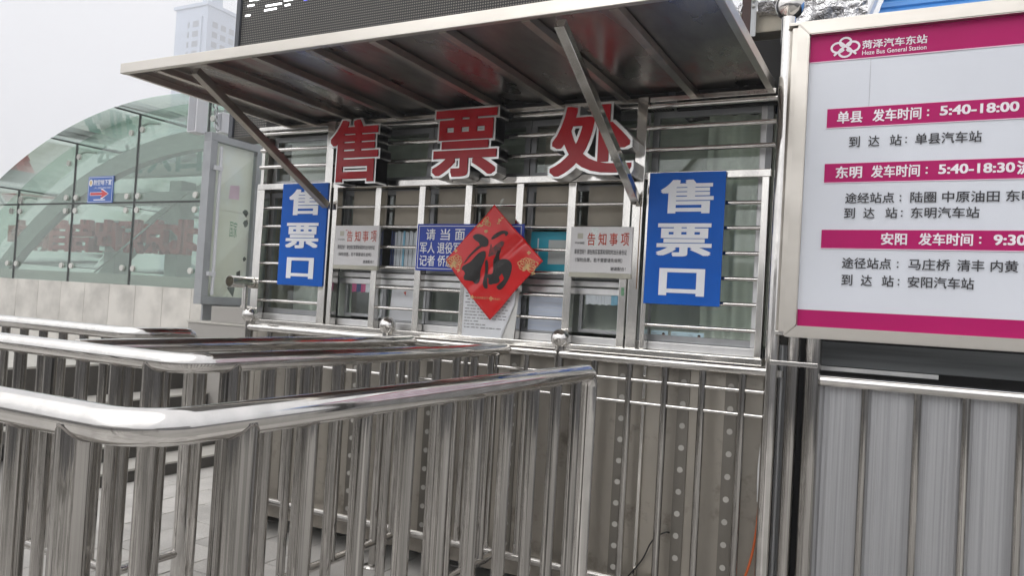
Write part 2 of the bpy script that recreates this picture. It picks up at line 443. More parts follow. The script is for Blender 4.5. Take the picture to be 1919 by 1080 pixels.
# nearest: along x at y=-2.735, then towards the booth at x=.62
AY = [-2.381, -2.214, -2.05, -1.895, -1.735, -1.564, -1.392, -1.224, -1.055]
railing('queue_railing', 'nearest polished steel railing, with rounded corner low in the foreground',
        [(-2.6, -2.735, RZ), (.62, -2.735, RZ), (.62, -.93, RZ), (.62, -.93, 0)], [.085, .05],
        [(.465, -2.735), (-.86, -2.735), (.62, -2.548)],
        [(.31-.165*k, -2.735) for k in range(16) if abs(.31-.165*k+.86) > .06] + [(.62, y) for y in AY], (.62, -2.735, 0),
        [((-2.6, -2.735, BZ), (.465, -2.735, BZ)), ((.62, -2.548, BZ), (.62, -.93, BZ))])
railing('queue_railing', 'second steel railing from the viewer, its rounded corner behind the nearest one',
        [(-3.4, -1.985, RZ), (-.2, -1.985, RZ), (-.2, -.03, RZ)], [.085],
        [(-.335, -1.985), (-1.66, -1.985), (-.2, -1.82)],
        [(-.335-.165*k, -1.985) for k in range(1, 18) if abs(-.335-.165*k+1.66) > .06] + [(-.2, -1.655+.165*k) for k in range(10)], (-.2, -1.985, 0),
        [((-3.4, -1.985, BZ), (-.335, -1.985, BZ)), ((-.2, -1.82, BZ), (-.2, -.03, BZ))])
railing('queue_railing', 'straight steel railing running to the second ball-topped post of the booth',
        [(-.785, -1.93, RZ), (-.785, -.03, RZ)], [], [(-.785, -1.75)],
        [(-.785, -1.585+.165*k) for k in range(10)], (-.785, -1.93, 0),
        [((-.785, -1.93, BZ), (-.785, -.03, BZ))])
railing('queue_railing', 'farthest steel railing on the left, ending in a short bent-down arm',
        [(-4.6, -1.265, RZ), (-1.42, -1.265, RZ), (-1.42, -.94, RZ), (-1.42, -.94, 0)], [.085, .05],
        [(-2.98, -1.265)],
        [(-1.601-.155*k, -1.265) for k in range(18) if abs(-1.601-.155*k+2.98) > .06] + [(-1.42, -1.10)], (-1.42, -1.265, 0),
        [((-4.6, -1.265, BZ), (-1.5, -1.265, BZ)), ((-1.42, -1.25, BZ), (-1.42, -.94, BZ))])

railing('queue_railing', 'railing added behind the viewer, unseen but for streaks mirrored in the steel posts',
        [(-3.2, -4.55, RZ), (3.6, -4.55, RZ)], [], [(-3.0, -4.55), (-1.4, -4.55), (.2, -4.55), (1.8, -4.55), (3.4, -4.55)],
        [(-3.0+.165*k, -4.55) for k in range(39) if min(abs(-3.0+.165*k-q) for q in (-3, -1.4, .2, 1.8, 3.4)) > .06], (0, -4.55, 0),
        [((-3.2, -4.55, BZ), (3.6, -4.55, BZ))])  # whole railing added out of view, to mirror streaks into the steel

# railing fixed along the booth front, with balls
t = thing('booth_front_railing', 'steel railing with three polished balls along the booth front', 'railing', (-.45, 0, 0))
MB().tube([(-2.036, 0, RZ), (1.085, 0, RZ)], .025, 24).build('rail', 'polished', t)
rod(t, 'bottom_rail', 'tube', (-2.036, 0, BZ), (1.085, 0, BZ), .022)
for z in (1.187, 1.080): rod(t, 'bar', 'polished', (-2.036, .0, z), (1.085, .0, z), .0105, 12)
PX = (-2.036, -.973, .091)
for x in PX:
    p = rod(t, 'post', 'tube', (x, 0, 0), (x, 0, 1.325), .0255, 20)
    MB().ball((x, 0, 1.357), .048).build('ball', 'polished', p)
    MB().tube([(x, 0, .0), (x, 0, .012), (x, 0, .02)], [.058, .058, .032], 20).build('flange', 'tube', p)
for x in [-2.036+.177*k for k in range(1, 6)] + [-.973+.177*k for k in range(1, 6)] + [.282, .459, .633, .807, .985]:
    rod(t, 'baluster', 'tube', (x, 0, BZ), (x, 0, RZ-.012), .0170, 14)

# ------------------------------------------------------------------ ball-topped mast and short poles beside it
t = thing('ball_topped_mast', 'tall round steel mast with a big polished ball on top', 'mast', (1.105, 0, 0))
rod(t, 'pole', 'polished', (1.105, 0, 0), (1.105, 0, 2.86), .0305, 24)
MB().ball((1.107, 0, 2.905), .063, 32, 18).build('ball', 'polished', t)
MB().box(1.10, 1.295, -.036, -.030, 1.315, 1.334, .002).build('clamp_plate', 'frame_steel', t)
MB().tube([(1.14, -.01, 1.26), (1.14, -.01, 1.29)], .016, 12).build('clamp_nut', 'frame_steel', t)
t = thing('short_pole', 'short steel pole just right of the ball-topped mast, under the timetable corner', 'pole', (1.192, .01, 0), 'short poles under the timetable board')
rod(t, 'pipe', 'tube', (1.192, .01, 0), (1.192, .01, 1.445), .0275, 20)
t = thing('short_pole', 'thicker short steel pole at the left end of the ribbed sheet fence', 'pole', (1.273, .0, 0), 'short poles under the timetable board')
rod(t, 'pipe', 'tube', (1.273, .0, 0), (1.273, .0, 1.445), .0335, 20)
t = thing('short_pole', 'dark narrow steel pole squeezed between mast and short poles', 'pole', (1.137, .075, 0), 'short poles under the timetable board')
rod(t, 'pipe', 'dull_zinc', (1.137, .075, 0), (1.137, .075, 1.40), .022, 16)

# ------------------------------------------------------------------ ticket booth
booth = thing('ticket_booth', 'stainless steel ticket booth with barred windows under a canopy', 'booth', (-.5, .9, 0))
ZB = [2.511, 2.405, 2.298]                 # bars of the upper band
ZL = [2.038, 1.921, 1.804, 1.687, 1.570, 1.453]
GY = .06
# body
plate(booth, 'side_wall', 'panel_sheet', -2.10, -2.07, .0, 2.50, .10, 2.4)
plate(booth, 'side_wall', 'panel_sheet', 1.062, 1.09, .0, 2.50, .10, 2.4)
plate(booth, 'back_wall', 'interior', -2.07, 1.062, .0, 2.50, 2.38, 2.4)
plate(booth, 'ceiling', 'interior', -2.10, 1.09, 2.512, 2.54, .20, 2.4)
plate(booth, 'floor', 'interior', -2.06, 1.06, .20, .24, .14, 2.37)
plate(booth, 'base_beam', 'base_beam', -2.09, 1.085, .115, .200, .07, .14, .004)
plate(booth, 'underside', 'void', -2.06, 1.06, .002, .11, .35, .37)  # black plate stands in for the shade in the gap under the booth
# lower cladding sheets with joint strips and rivets
rv = MB(); rv.tube([(0, 0, 0), (0, 0, .004)], .0135, 12); rvm = rv.mesh('rivet'); rvm.materials.append(MATS['rivet'])
xs = [-2.068, -1.775, -1.25, -.726, -.203, .397, .70, .92, 1.060]
for a, b in zip(xs, xs[1:]):
    plate(booth, 'cladding_sheet', 'panel_sheet', a+.002, b-.002, .205, 1.275, .100, .106)
for x in xs[1:-1]:
    s_ = plate(booth, 'joint_strip', 'panel_strip', x-.028, x+.028, .206, 1.272, .094, .0985)
    k = 0
    z = .26
    while z < 1.26:
        o = bpy.data.objects.new('rivet', rvm); COL.objects.link(o)
        o.location = (x+.002*math.sin(z*9), .0935, z); o.rotation_euler = (rad(90), 0, 0)
        o.parent = s_; o.matrix_parent_inverse = world_of(s_).inverted(); z += .1035
# two open seams of the middle sheets
plate(booth, 'cover_strip', 'frame_steel', .500, .516, .21, 1.27, .080, .094, .003)
plate(booth, 'cover_strip', 'frame_steel', -1.03, -1.00, .21, 1.27, .085, .094, .003)
# sill
plate(booth, 'sill', 'frame_steel', -2.085, 1.06, 1.296, 1.333, .005, .15, .004)
plate(booth, 'sill_rail', 'aluminium', -2.06, 1.05, 1.334, 1.372, .09, .16, .003)
# posts and frames
def post(x0, x1, z0, z1, y0=.035, y1=.085, m='frame_steel', name='grille_post'): return plate(booth, name, m, x0, x1, z0, z1, y0, y1, .003)
post(-2.082, -2.018, 1.335, 2.168)
post(-2.085, -2.06, 2.185, 2.53, .06, .09)
pl = post(-1.517, -1.462, 1.334, 2.552, .02, .075)
post(-1.452, -1.418, 1.334, 2.155, .03, .08)
pr_ = post(.421, .474, 1.334, 2.552, .02, .075)
post(.488, .512, 1.334, 2.155, .03, .08)
post(.371, .409, 1.334, 2.155, .03, .08)
post(1.020, 1.050, 1.334, 2.158)
post(.985, 1.012, 1.374, 2.50, .13, .16, 'aluminium', 'window_stile')
for a, b in ((-2.075, -1.519), (-1.460, .419), (.476, 1.056)): plate(booth, 'crossbar', 'frame_steel', a, b, 2.150, 2.186, .030, .088, .003)
for a, b in ((-2.10, -1.519), (-1.460, .419), (.476, 1.06)): plate(booth, 'head_rail', 'frame_steel', a, b, 2.528, 2.552, .035, .095, .003)
# mullions of the middle window
for x in (-1.120, -.815, -.512, -.200, .097):
    post(x-.0205, x+.0205, 1.334, 2.149, .034, .082, name='mullion')
# bars
for z in ZB:
    for a, b in ((-2.085, -1.515), (-1.462, .421), (.474, 1.066)): rod(booth, 'grille_bar', 'polished', (a, .055, z), (b, .055, z), .0125, 14)
for z in ZL:
    rod(booth, 'grille_bar', 'polished', (-2.02, .06, z), (-1.515, .06, z), .0105, 14)
    rod(booth, 'grille_bar', 'polished', (.512, .06, z), (1.022, .06, z), .0105, 14)
    for a, b in ((-1.418, -1.14), (-1.10, -.8355), (-.7945, -.532), (-.492, -.2205), (-.1795, .0765), (.1175, .371)):
        if z < 1.62 and (a < -1.3 or a > .1): continue           # the two serving hatches have no bars
        rod(booth, 'grille_bar', 'polished', (a, .06, z), (b, .06, z), .0095, 12)
plate(booth, 'dark_fill', 'void', -2.10, 1.10, 2.5535, 2.66, .092, .102)  # black strip closing the gap above the head rail
plate(booth, 'dark_fill', 'void', .59, 1.10, 2.500, 2.80, .105, .60)  # black block in place of a shaded hollow, its darkness put in as colour
# window frames and panes
def window(x0, x1, z0, z1, y=.145, fw=.032, m='dull_zinc'):
    f = MB()
    f.box(x0, x1, y-.012, y+.014, z0, z0+fw, .002); f.box(x0, x1, y-.012, y+.014, z1-fw, z1, .002)
    f.box(x0, x0+fw, y-.012, y+.014, z0+fw, z1-fw, .002); f.box(x1-fw, x1, y-.012, y+.014, z0+fw, z1-fw, .002)
    o = f.build('window_frame', m, booth)
    plate(o, 'pane', 'window_glass', x0+fw*.6, x1-fw*.6, z0+fw*.6, z1-fw*.6, y-.002, y+.002)
window(-2.055, -1.47, 1.374, 2.145); window(-2.055, -1.47, 2.19, 2.505)
window(.470, 1.04, 1.374, 2.505)
for a, b in ((-1.445, -.83), (-.825, -.205), (-.20, .415)): window(a, b, 1.66, 2.150); window(a, b, 2.19, 2.505)
# sliding track under the middle windows, then the lower lights and the two hatches
plate(booth, 'track', 'aluminium', -1.445, .415, 1.625, 1.655, .118, .165, .003)
plate(booth, 'track', 'aluminium', -1.445, .415, 1.585, 1.618, .126, .160, .003)
for a, b in ((-1.115, -.815), (-.812, -.515), (-.510, -.205), (-.200, .085)): window(a, b, 1.374, 1.582, fw=.022)
for a, b in ((-1.405, -1.12), (.125, .385)): window(a, b, 1.390, 1.598, .150, .018, 'dull_zinc')
# interior: curtains, backing papers
def curtain(x0, x1, z0, z1, y, amp, fold):
    m = MB(); nx = int((x1-x0)/.012); V = []
    for j in range(9):
        z = z0+(z1-z0)*j/8; row = []
        for i in range(nx+1):
            x = x0+(x1-x0)*i/nx
            row.append(m.bm.verts.new((x, y+amp*math.sin(x*fold+.6*math.sin(x*7)+j*.05)+.02*math.sin(x*9+z*2), z)))
        V.append(row)
    for j in range(8):
        for i in range(nx):
            f = m.bm.faces.new((V[j][i], V[j][i+1], V[j+1][i+1], V[j+1][i])); f.smooth = True
    return m.build('curtain', 'curtain', booth)
curtain(.72, 1.05, 1.38, 2.50, .25, .022, 62); curtain(-1.80, -1.48, 1.38, 2.12, .27, .02, 58)
curtain(-1.44, .42, 2.19, 2.50, .30, .012, 30)
curtain(.44, .72, 1.38, 2.50, .36, .012, 25); curtain(-2.05, -1.82, 1.38, 2.5, .40, .01, 25)
curtain(-1.44, .43, 1.38, 1.66, .42, .02, 28)
for k, (a, b) in enumerate(((-1.375, -1.125), (-1.065, -.822), (-.765, -.515), (-.455, -.205), (-.15, .09), (.15, .39))):
    plate(booth, 'backing_paper', 'kraft', a, b, 1.915+.004*(k % 3), 2.145-.005*(k % 2), .1285, .1300)
plate(booth, 'backing_paper', 'kraft', -.14, .07, 2.23, 2.45, .19, .192); plate(booth, 'backing_paper', 'paper_back', -1.96, -1.60, 2.22, 2.47, .19, .192)
# rust runs and old sticker remains on the posts
plate(pr_, 'rust_run', 'rust', .462, .466, 1.62, 2.02, .0185, .0197)
plate(pr_, 'sticker_scrap', 'sticker_green', .385, .400, 1.585, 1.625, .0284, .0296)
plate(pl, 'tape_scrap', 'notice_edge', -1.511, -1.478, 1.535, 1.562, .0185, .0197)
# open pipe stub sticking out at the left end
pp = MB(); n = 24; PXX, PZ = -2.075, 1.558
ring = lambda y, r: [pp.bm.verts.new((PXX+r*math.cos(2*math.pi*k/n), y, PZ+r*math.sin(2*math.pi*k/n))) for k in range(n)]
R1, R2, R3, R4 = ring(.03, .036), ring(-.145, .036), ring(-.145, .0335), ring(.028, .0335)
for A, B in ((R1, R2), (R2, R3), (R3, R4)):
    for k in range(n):
        f = pp.bm.faces.new((A[k], A[(k+1) % n], B[(k+1) % n], B[k])); f.smooth = True
pp.bm.faces.new(R4)
for e_ in pp.bm.edges:
    if len(e_.link_faces) == 2 and abs(e_.link_faces[0].normal.dot(e_.link_faces[1].normal)) < .5: e_.smooth = False
st = thing('pipe_stub', 'short open-ended steel pipe above the leftmost railing ball', 'pipe', (-2.06, -.02, 1.40))
pp.build('pipe', 'frame_steel', st)
rod(st, 'upright', 'frame_steel', (-2.06, -.03, 1.39), (-2.06, -.03, 1.53), .017)

# ------------------------------------------------------------------ canopy
CZ = 2.555
cp = thing('canopy', 'flat steel sheet canopy on two slanted struts above the ticket windows', 'canopy', (-.43, -.5, CZ))
X0, X1, Y0, Y1 = -1.905, 1.045, -1.075, .088
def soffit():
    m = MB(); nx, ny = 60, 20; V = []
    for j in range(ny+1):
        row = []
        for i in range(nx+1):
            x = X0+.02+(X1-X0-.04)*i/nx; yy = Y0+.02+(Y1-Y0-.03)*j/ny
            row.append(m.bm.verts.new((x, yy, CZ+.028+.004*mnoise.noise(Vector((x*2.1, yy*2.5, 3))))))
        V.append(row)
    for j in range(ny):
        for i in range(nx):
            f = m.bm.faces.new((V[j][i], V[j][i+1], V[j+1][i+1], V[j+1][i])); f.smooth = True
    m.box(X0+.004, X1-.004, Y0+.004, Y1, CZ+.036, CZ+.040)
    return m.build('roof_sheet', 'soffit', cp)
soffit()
plate(cp, 'front_trim', 'trim', X0, X1, CZ-.006, CZ+.044, Y0-.004, Y0+.022, .003)
plate(cp, 'side_trim', 'trim', X0, X0+.022, CZ-.004, CZ+.042, Y0+.024, Y1, .003)
plate(cp, 'side_trim', 'trim', X1-.030, X1, CZ-.004, CZ+.042, Y0+.024, Y1, .003)
for x in (-1.66, -1.34, -1.02, -.70, -.36, -.02, .34, .68): plate(cp, 'rafter', 'rafter', x-.018, x+.018, CZ-.010, CZ+.022, Y0+.024, Y1, .002)
for x in (-1.475, .448):
    MB().beam((x, -.985, CZ-.004), (x, .0, 2.040), .040, .040, Vector((1, 0, 0)), .003).build('strut', 'frame_steel' if x > 0 else 'rafter', cp)

# ------------------------------------------------------------------ LED screen above
led = thing('led_screen', 'large dark LED dot-matrix screen above the canopy', 'screen', (-.9, .1, 2.56))
MB().box(-2.405, .55, .105, .30, 2.520, 5.6).build('panel', 'led_face', led)
MB().box(-2.44, -2.405, .09, .31, 2.520, 5.63, .003).build('frame_edge', 'led_frame', led)
MB().box(.55, .585, .09, .31, 2.556, 5.63, .003).build('frame_edge', 'led_frame', led)
def seg(mat, x0, z0, n):
    MB().box(x0+.002, x0+n*.016-.0015, .1015, .1035, z0, z0+.011).build('lit_row', mat, led)
for x0, z0, n in ((-2.37, 3.33, 3), (-2.355, 3.395, 4), (-2.34, 3.43, 5), (-2.29, 3.43, 7), (-2.27, 3.457, 13), (-2.20, 3.345, 7), (-2.19, 3.373, 9), (-2.02, 3.355, 3), (-2.03, 3.387, 5)):
    seg('led_lit', x0, z0, n)
seg('led_lit_blue', -1.86, 3.37, 2); seg('led_lit_blue', -1.85, 3.39, 3)

# ------------------------------------------------------------------ red channel letters
def channel(ch, x0, x1, z0, z1, label):
    t = thing('channel_letter', label, 'letter', ((x0+x1)/2, -.03, z0), 'red channel letters under the canopy')
    def shape(off, d0, d1, name, mat, inset):
        V, F0, a0, a1, b0, b1 = glyphs(ch, 0., .05, 4)
        P = []; F = []
        a0 -= .054; a1 += .054; b0 -= .054; b1 += .054
        kern = [(1, 0), (-1, 0), (0, 1), (0, -1), (1, 1), (1, -1), (-1, 1), (-1, -1), (1, .5), (-1, .5), (1, -.5), (-1, -.5), (.5, 1), (-.5, 1), (.5, -1), (-.5, -1)]
        for q, (kx, ky) in enumerate(kern):
            dx, dy = off*kx, off*ky; base = len(P)
            for v in V:
                P.append((x0+(v.x+dx-a0)/(a1-a0)*(x1-x0), (d0-.00015*q) if v.z > 0 else d1, z0+(v.y+dy-b0)/(b1-b0)*(z1-z0)))
            F += [tuple(i+base for i in f) for f in F0]
        me = bpy.data.meshes.new(name); me.from_pydata(P, [], F)
        return link(name, me, mat, t)
    shape(.050, -.078, .022, 'shell', 'aluminium', 0)
    shape(.054, -.0835, -.0790, 'rim', 'rim_silver', 0)
    shape(.024, -.0890, -.0840, 'face', 'letter_red', 0)
channel('售', -1.405, -1.035, 2.150, 2.530, 'leftmost red block character with silver edges under the canopy')
channel('票', -.690, -.275, 2.160, 2.540, 'middle red block character with silver edges under the canopy')
channel('处', .005, .455, 2.145, 2.510, 'rightmost red block character, crossed by the canopy strut')

# ------------------------------------------------------------------ blue window signs
def blue_sign(x0, x1, z0, z1, label):
    t = thing('blue_sign', label, 'sign', ((x0+x1)/2, .02, z0), 'tall blue ticket window signs')
    plate(t, 'panel', 'sign_blue', x0, x1, z0, z1, .012, .022, .001)
    w = x1-x0; h = z1-z0
    for ch, a0, a1, b0, b1 in (('售', .16, .86, .685, .945), ('票', .135, .865, .36, .615), ('口', .20, .80, .065, .275)):
        lettering(t, ch, x0+a0*w, x0+a1*w, z0+b0*h, z0+b1*h, .0095, 'sign_white', .034)
    return t
blue_sign(-1.840, -1.479, 1.555, 2.180, 'tall blue window sign with white characters at the left end, partly behind the strut')
blue_sign(.504, .863, 1.554, 2.178, 'tall blue window sign with white characters right of the strut foot')

# white notices
def notice(x0, x1, z0, z1, label, worn):
    t = thing('notice_board', label, 'notice', ((x0+x1)/2, .02, z0), 'white notices above the serving hatches')
    plate(t, 'panel', 'notice_white', x0, x1, z0+.024, z1, .012, .026, .001)
    plate(t, 'ledge', 'notice_edge', x0-.001, x1+.001, z0, z0+.0235, .010, .027, .001)
    w = x1-x0; h = z1-z0; F = lambda s, a0, a1, b0, b1, m, o: lettering(t, s, x0+a0*w, x0+a1*w, z0+b0*h, z0+b1*h, .0098, m, o)
    for k, ch in enumerate('告知事项'): F(ch, .28+.18*k, .41+.18*k, .63, .88, 'notice_red', .01 if not worn else .0)
    F('平安保险', .075, .235, .655, .70, 'ink' if not worn else 'grey_ink', .01)
    lg = MB(); lg.prism([(x0+.115*w, z0+.76*h), (x0+.205*w, z0+.76*h), (x0+.205*w, z0+.87*h), (x0+.115*w, z0+.87*h)], .0105, .0118, FAC); lg.build('faded_logo', 'notice_edge', t)
    F('乘客您好！请在购买客票和保险时出示身份证', .075, .925, .455, .555, 'ink', .005)
    F('（保险自愿，若不需要请先说明）', .10, .86, .30, .385, 'ink', .005)
    F('谢谢配合！', .68, .92, .145, .22, 'ink', .006)
    if worn:
        for (a, b, c) in ((.28, .86, .10), (.62, .80, .07), (.30, .30, .07), (.36, .25, .03)):
            MB().prism([(x0+(a+c*random.uniform(-.4, .4))*w, z0+(b+c*random.uniform(-.4, .4))*h) for _ in range(3)], .0090, .0096, FAC).build('scratch', 'notice_red', t)
    else:
        MB().prism([(x0+.33*w, z0+.98*h), (x0+.45*w, z0+.985*h), (x0+.43*w, z0+.60*h), (x0+.36*w, z0+.60*h)], .0115, .0118, FAC).build('tape', 'cabinet_glass', t)
notice(-1.402, -1.080, 1.665, 1.922, 'worn white notice with red heading above the left serving hatch', True)
notice(.112, .434, 1.667, 1.919, 'clean white notice with red heading above the right serving hatch', False)

# small deep-blue priority sign
t = thing('priority_sign', 'small landscape blue sign with white text behind the red diamond', 'sign', (-.48, .02, 1.673))
plate(t, 'panel', 'deep_blue', -.815, -.153, 1.673, 1.932, .010, .022, .001)
b = MB()
for (x0, x1, z0, z1) in ((-.803, -.165, 1.918, 1.9215), (-.803, -.165, 1.6835, 1.687), (-.803, -.7995, 1.687, 1.918), (-.1685, -.165, 1.687, 1.918)):
    b.box(x0, x1, .0078, .0088, z0, z1)
b.build('border', 'sign_white', t)
for k, ch in enumerate('请当面点清'): lettering(t, ch, -.755+.094*k, -.693+.094*k, 1.842, 1.905, .0078, 'sign_white', .014)
lettering(t, '军人 退役军人 消防', -.790, -.360, 1.768, 1.832, .0078, 'sign_white', .014)
lettering(t, '记者 侨胞 外宾', -.790, -.445, 1.698, 1.760, .0078, 'sign_white', .014)

# hanging paper sheet behind the diamond, curled at its right edge
t = thing('paper_sheet', 'white printed sheet with curled corner hanging below the red diamond', 'paper', (-.34, .0, 1.31))
def sheet_y(x, z): return .020-.02*max(0, (x+.30))*(1.58-z)*4
m = MB(); V = []
for j in range(13):
    z = 1.318+(1.60-1.318)*j/12
    xr = -.185-.075*max(0, 1-(z-1.318)/.20)
    V.append([m.bm.verts.new((-.495+(xr+.495)*i/16, sheet_y(-.495+(xr+.495)*i/16, z), z)) for i in range(17)])
for j in range(12):
    for i in range(16):
        f = m.bm.faces.new((V[j][i], V[j][i+1], V[j+1][i+1], V[j+1][i])); f.smooth = True
o = m.build('sheet', 'paper', t); so = o.modifiers.new('thickness', 'SOLIDIFY'); so.thickness = .0012
m = MB(); m.prism([(-.262, 1.322), (-.185, 1.315), (-.165, 1.60), (-.195, 1.57)], .026, .0272, FAC); m.build('curled_edge', 'paper_back', t)
for k in range(13):
    z = 1.575-k*.0165
    a = -.482+(.012 if k in (0, 3, 5) else 0); bb = random.uniform(-.40, -.215) if k > 9 else random.uniform(-.25, -.205)
    mm = MB(); x = a
    while x < min(bb, -.20-.075*max(0, 1-(z-1.318)/.20)-.012):
        wv = random.uniform(.006, .03)
        mm.prism([(x, z), (x+wv, z), (x+wv, z+.0055), (x, z+.0055)], sheet_y(x, z)-.004, sheet_y(x, z)-.0035, FAC); x += wv+random.uniform(.002, .012)
    mm.build('print_line', 'ink' if k == 2 else 'grey_ink', t)

# red diamond with brushed character
fu = thing('diamond_poster', 'glossy red diamond poster with black brush character taped over the bars', 'poster', (-.311, 0, 1.425))
TP, RT, BT, LF = Vector((-.312, 2.029)), Vector((-.021, 1.741)), Vector((-.310, 1.425)), Vector((-.602, 1.733))
def fu_y(x, z):
    a = (x+.311)/.29; b_ = (z-1.73)/.3
    cr = abs((x+.311)*.66-(z-1.705)*.75)                      # crease running from lower left to upper right
    return -.012-.020*math.cos(a*1.4)*math.cos(b_*1.3)-.012*math.sin(a*3+1)*b_+.018*max(0, 1-cr/.035)*(.6+.4*a)+.006*math.sin(a*7+b_*4)*b_
m = MB(); N = 36; V = []
for j in range(N+1):
    v = j/N; V.append([])
    for i in range(N+1):
        u = i/N
        p = BT*(1-u)*(1-v)+RT*u*(1-v)+LF*(1-u)*v+TP*u*v
        V[-1].append(m.bm.verts.new((p.x, fu_y(p.x, p.y), p.y)))
for j in range(N):
    for i in range(N):
        f = m.bm.faces.new((V[j][i], V[j][i+1], V[j+1][i+1], V[j+1][i])); f.smooth = True
sh = m.build('sheet', 'fu_red', fu); so = sh.modifiers.new('thickness', 'SOLIDIFY'); so.thickness = .0008; so.offset = 1
FU = {
 'a': [(275,325),(300,305),(345,303),(390,325),(420,350),(428,385),(415,415),(375,420),(345,405),(340,380),(310,365),(285,345)],
 'a2': [(375,415),(330,445),(290,480),(250,520),(222,560),(205,575),(215,550),(250,500),(290,455),(345,402)],
 'b': [(375,455),(405,455),(410,500),(395,550),(375,600),(360,650),(360,720),(345,740),(320,750),(290,715),(290,690),(265,700),(235,722),(215,700),(220,670),(255,625),(270,605),(240,610),(200,635),(190,615),(205,585),(250,570),(290,530),(330,480)],
 'c': [(445,345),(460,320),(500,290),(550,272),(590,280),(600,300),(580,325),(570,315),(575,298),(540,305),(490,340),(455,355)],
 'e': [(405,540),(425,525),(432,570),(425,640),(428,700),(435,760),(432,785),(405,780),(390,750),(395,680),(405,610)],
 'f': [(465,550),(500,480),(515,440),(535,455),(520,490),(490,530),(520,545),(530,585),(560,600),(568,630),(545,665),(530,680),(545,710),(520,735),(490,735),(460,750),(437,740),(445,700),(425,680),(430,655),(470,655),(490,620),(480,590),(490,570)],
 'g': [(510,530),(560,515),(610,525),(640,560),(640,620),(620,690),(590,745),(550,790),(520,785),(508,760),(530,750),(560,735),(595,690),(605,640),(600,580),(580,550),(540,545),(505,550)],
 'd': [(440,440),(445,395),(455,390),(460,430),(500,390),(540,362),(570,370),(560,400),(530,440),(540,450),(520,480),(500,485),(470,490),(430,510),(435,480)]}
def fu_pt(u, v):                           # drawing units of the poster -> poster plane
    return (-.602+(u-25)/865*.581, 2.029-(v-45)/1010*.604)
def on_fu(polys, name, mat, lift=.002):
    mm = MB()
    for poly in polys:
        pts = [fu_pt(*q) for q in poly]
        pts2 = []
        for q, r2 in zip(pts, pts[1:]+pts[:1]):           # soften brush outline
            pts2 += [(q[0]*.75+r2[0]*.25, q[1]*.75+r2[1]*.25), (q[0]*.25+r2[0]*.75, q[1]*.25+r2[1]*.75)]
        f = mm.bm.faces.new([mm.bm.verts.new((a, 0, b)) for a, b in pts2])
    bmesh.ops.triangulate(mm.bm, faces=mm.bm.faces[:])
    for _ in range(2):
        bmesh.ops.subdivide_edges(mm.bm, edges=[e for e in mm.bm.edges if e.calc_length() > .03], cuts=1, use_grid_fill=False)
        bmesh.ops.triangulate(mm.bm, faces=mm.bm.faces[:])
    for v in mm.bm.verts: v.co.y = fu_y(v.co.x, v.co.z)-lift
    o = mm.build(name, mat, fu)
    if mat == 'gold': o['kind'] = 'stuff'          # fine gold print
    return o
on_fu([FU[k] for k in 'abcefg']+[FU['a2']], 'brush_character', 'brush_black', .0035)
on_fu([FU['d']], 'brush_stroke', 'dry_brush', .003)
def petals(cx, cy, n, R, w, a0=0., span=360, hollow=True):
    polys = []
    for k in range(n):
        a = rad(a0+span*k/n); L = R*random.uniform(.75, 1.05)
        pts = [(0, 0), (L*.35, -w), (L*.8, -w*.9), (L, 0), (L*.8, w*.9), (L*.35, w)]
        P = [(cx+q*math.cos(a)-r2*math.sin(a), cy+q*math.sin(a)+r2*math.cos(a)) for q, r2 in pts]
        if hollow:
            for q, r2 in zip(P, P[1:]+P[:1]):
                d = Vector((r2[0]-q[0], r2[1]-q[1])); nn = Vector((-d.y, d.x)).normalized()*3.2
                polys.append([(q[0]-nn.x, q[1]-nn.y), (r2[0]-nn.x, r2[1]-nn.y), (r2[0]+nn.x, r2[1]+nn.y), (q[0]+nn.x, q[1]+nn.y)])
        else: polys.append(P)
    return polys
for cx, cy in ((115, 570), (768, 575)):
    on_fu(petals(cx, cy, 9, 88, 24, -190, 260), 'flower', 'gold', .0028)
    on_fu(petals(cx-8, cy+30, 5, 36, 8, -200, 240, False)+petals(cx+48, cy+62, 3, 22, 7, 0, 360, False)+petals(cx+5, cy-115, 4, 20, 7, 0, 360, False), 'flower', 'gold', .003)
on_fu(petals(400, 190, 5, 50, 15, 60, 240), 'flower', 'gold', .0028)
on_fu(petals(330, 240, 3, 36, 9, 200, 200, False)+petals(395, 265, 3, 34, 9, 60, 90, False)+petals(515, 185, 3, 20, 8, 0, 360, False)+petals(538, 165, 2, 14, 7, 0, 360, False)+petals(505, 212, 2, 14, 6, 0, 360, False), 'flower', 'gold', .003)
def fu_fn(a, b, d): return (a, fu_y(a, b)-.003, b)
lettering(fu, '菏泽农商银行', fu_pt(325, 0)[0], fu_pt(442, 0)[0], fu_pt(0, 878)[1], fu_pt(0, 856)[1], 0, 'gold', .01, fn=fu_fn)
lettering(fu, '农商银行', fu_pt(480, 0)[0], fu_pt(545, 0)[0], fu_pt(0, 880)[1], fu_pt(0, 862)[1], 0, 'gold', .01, fn=fu_fn)
on_fu(petals(305, 865, 4, 18, 5)+petals(463, 868, 4, 18, 6), 'print_logo', 'gold', .0028)
MB().prism([(-.300, 2.012), (-.278, 2.06), (-.262, 2.062), (-.285, 2.018)], -.020, -.0195, FAC).build('tape', 'cabinet_glass', fu)

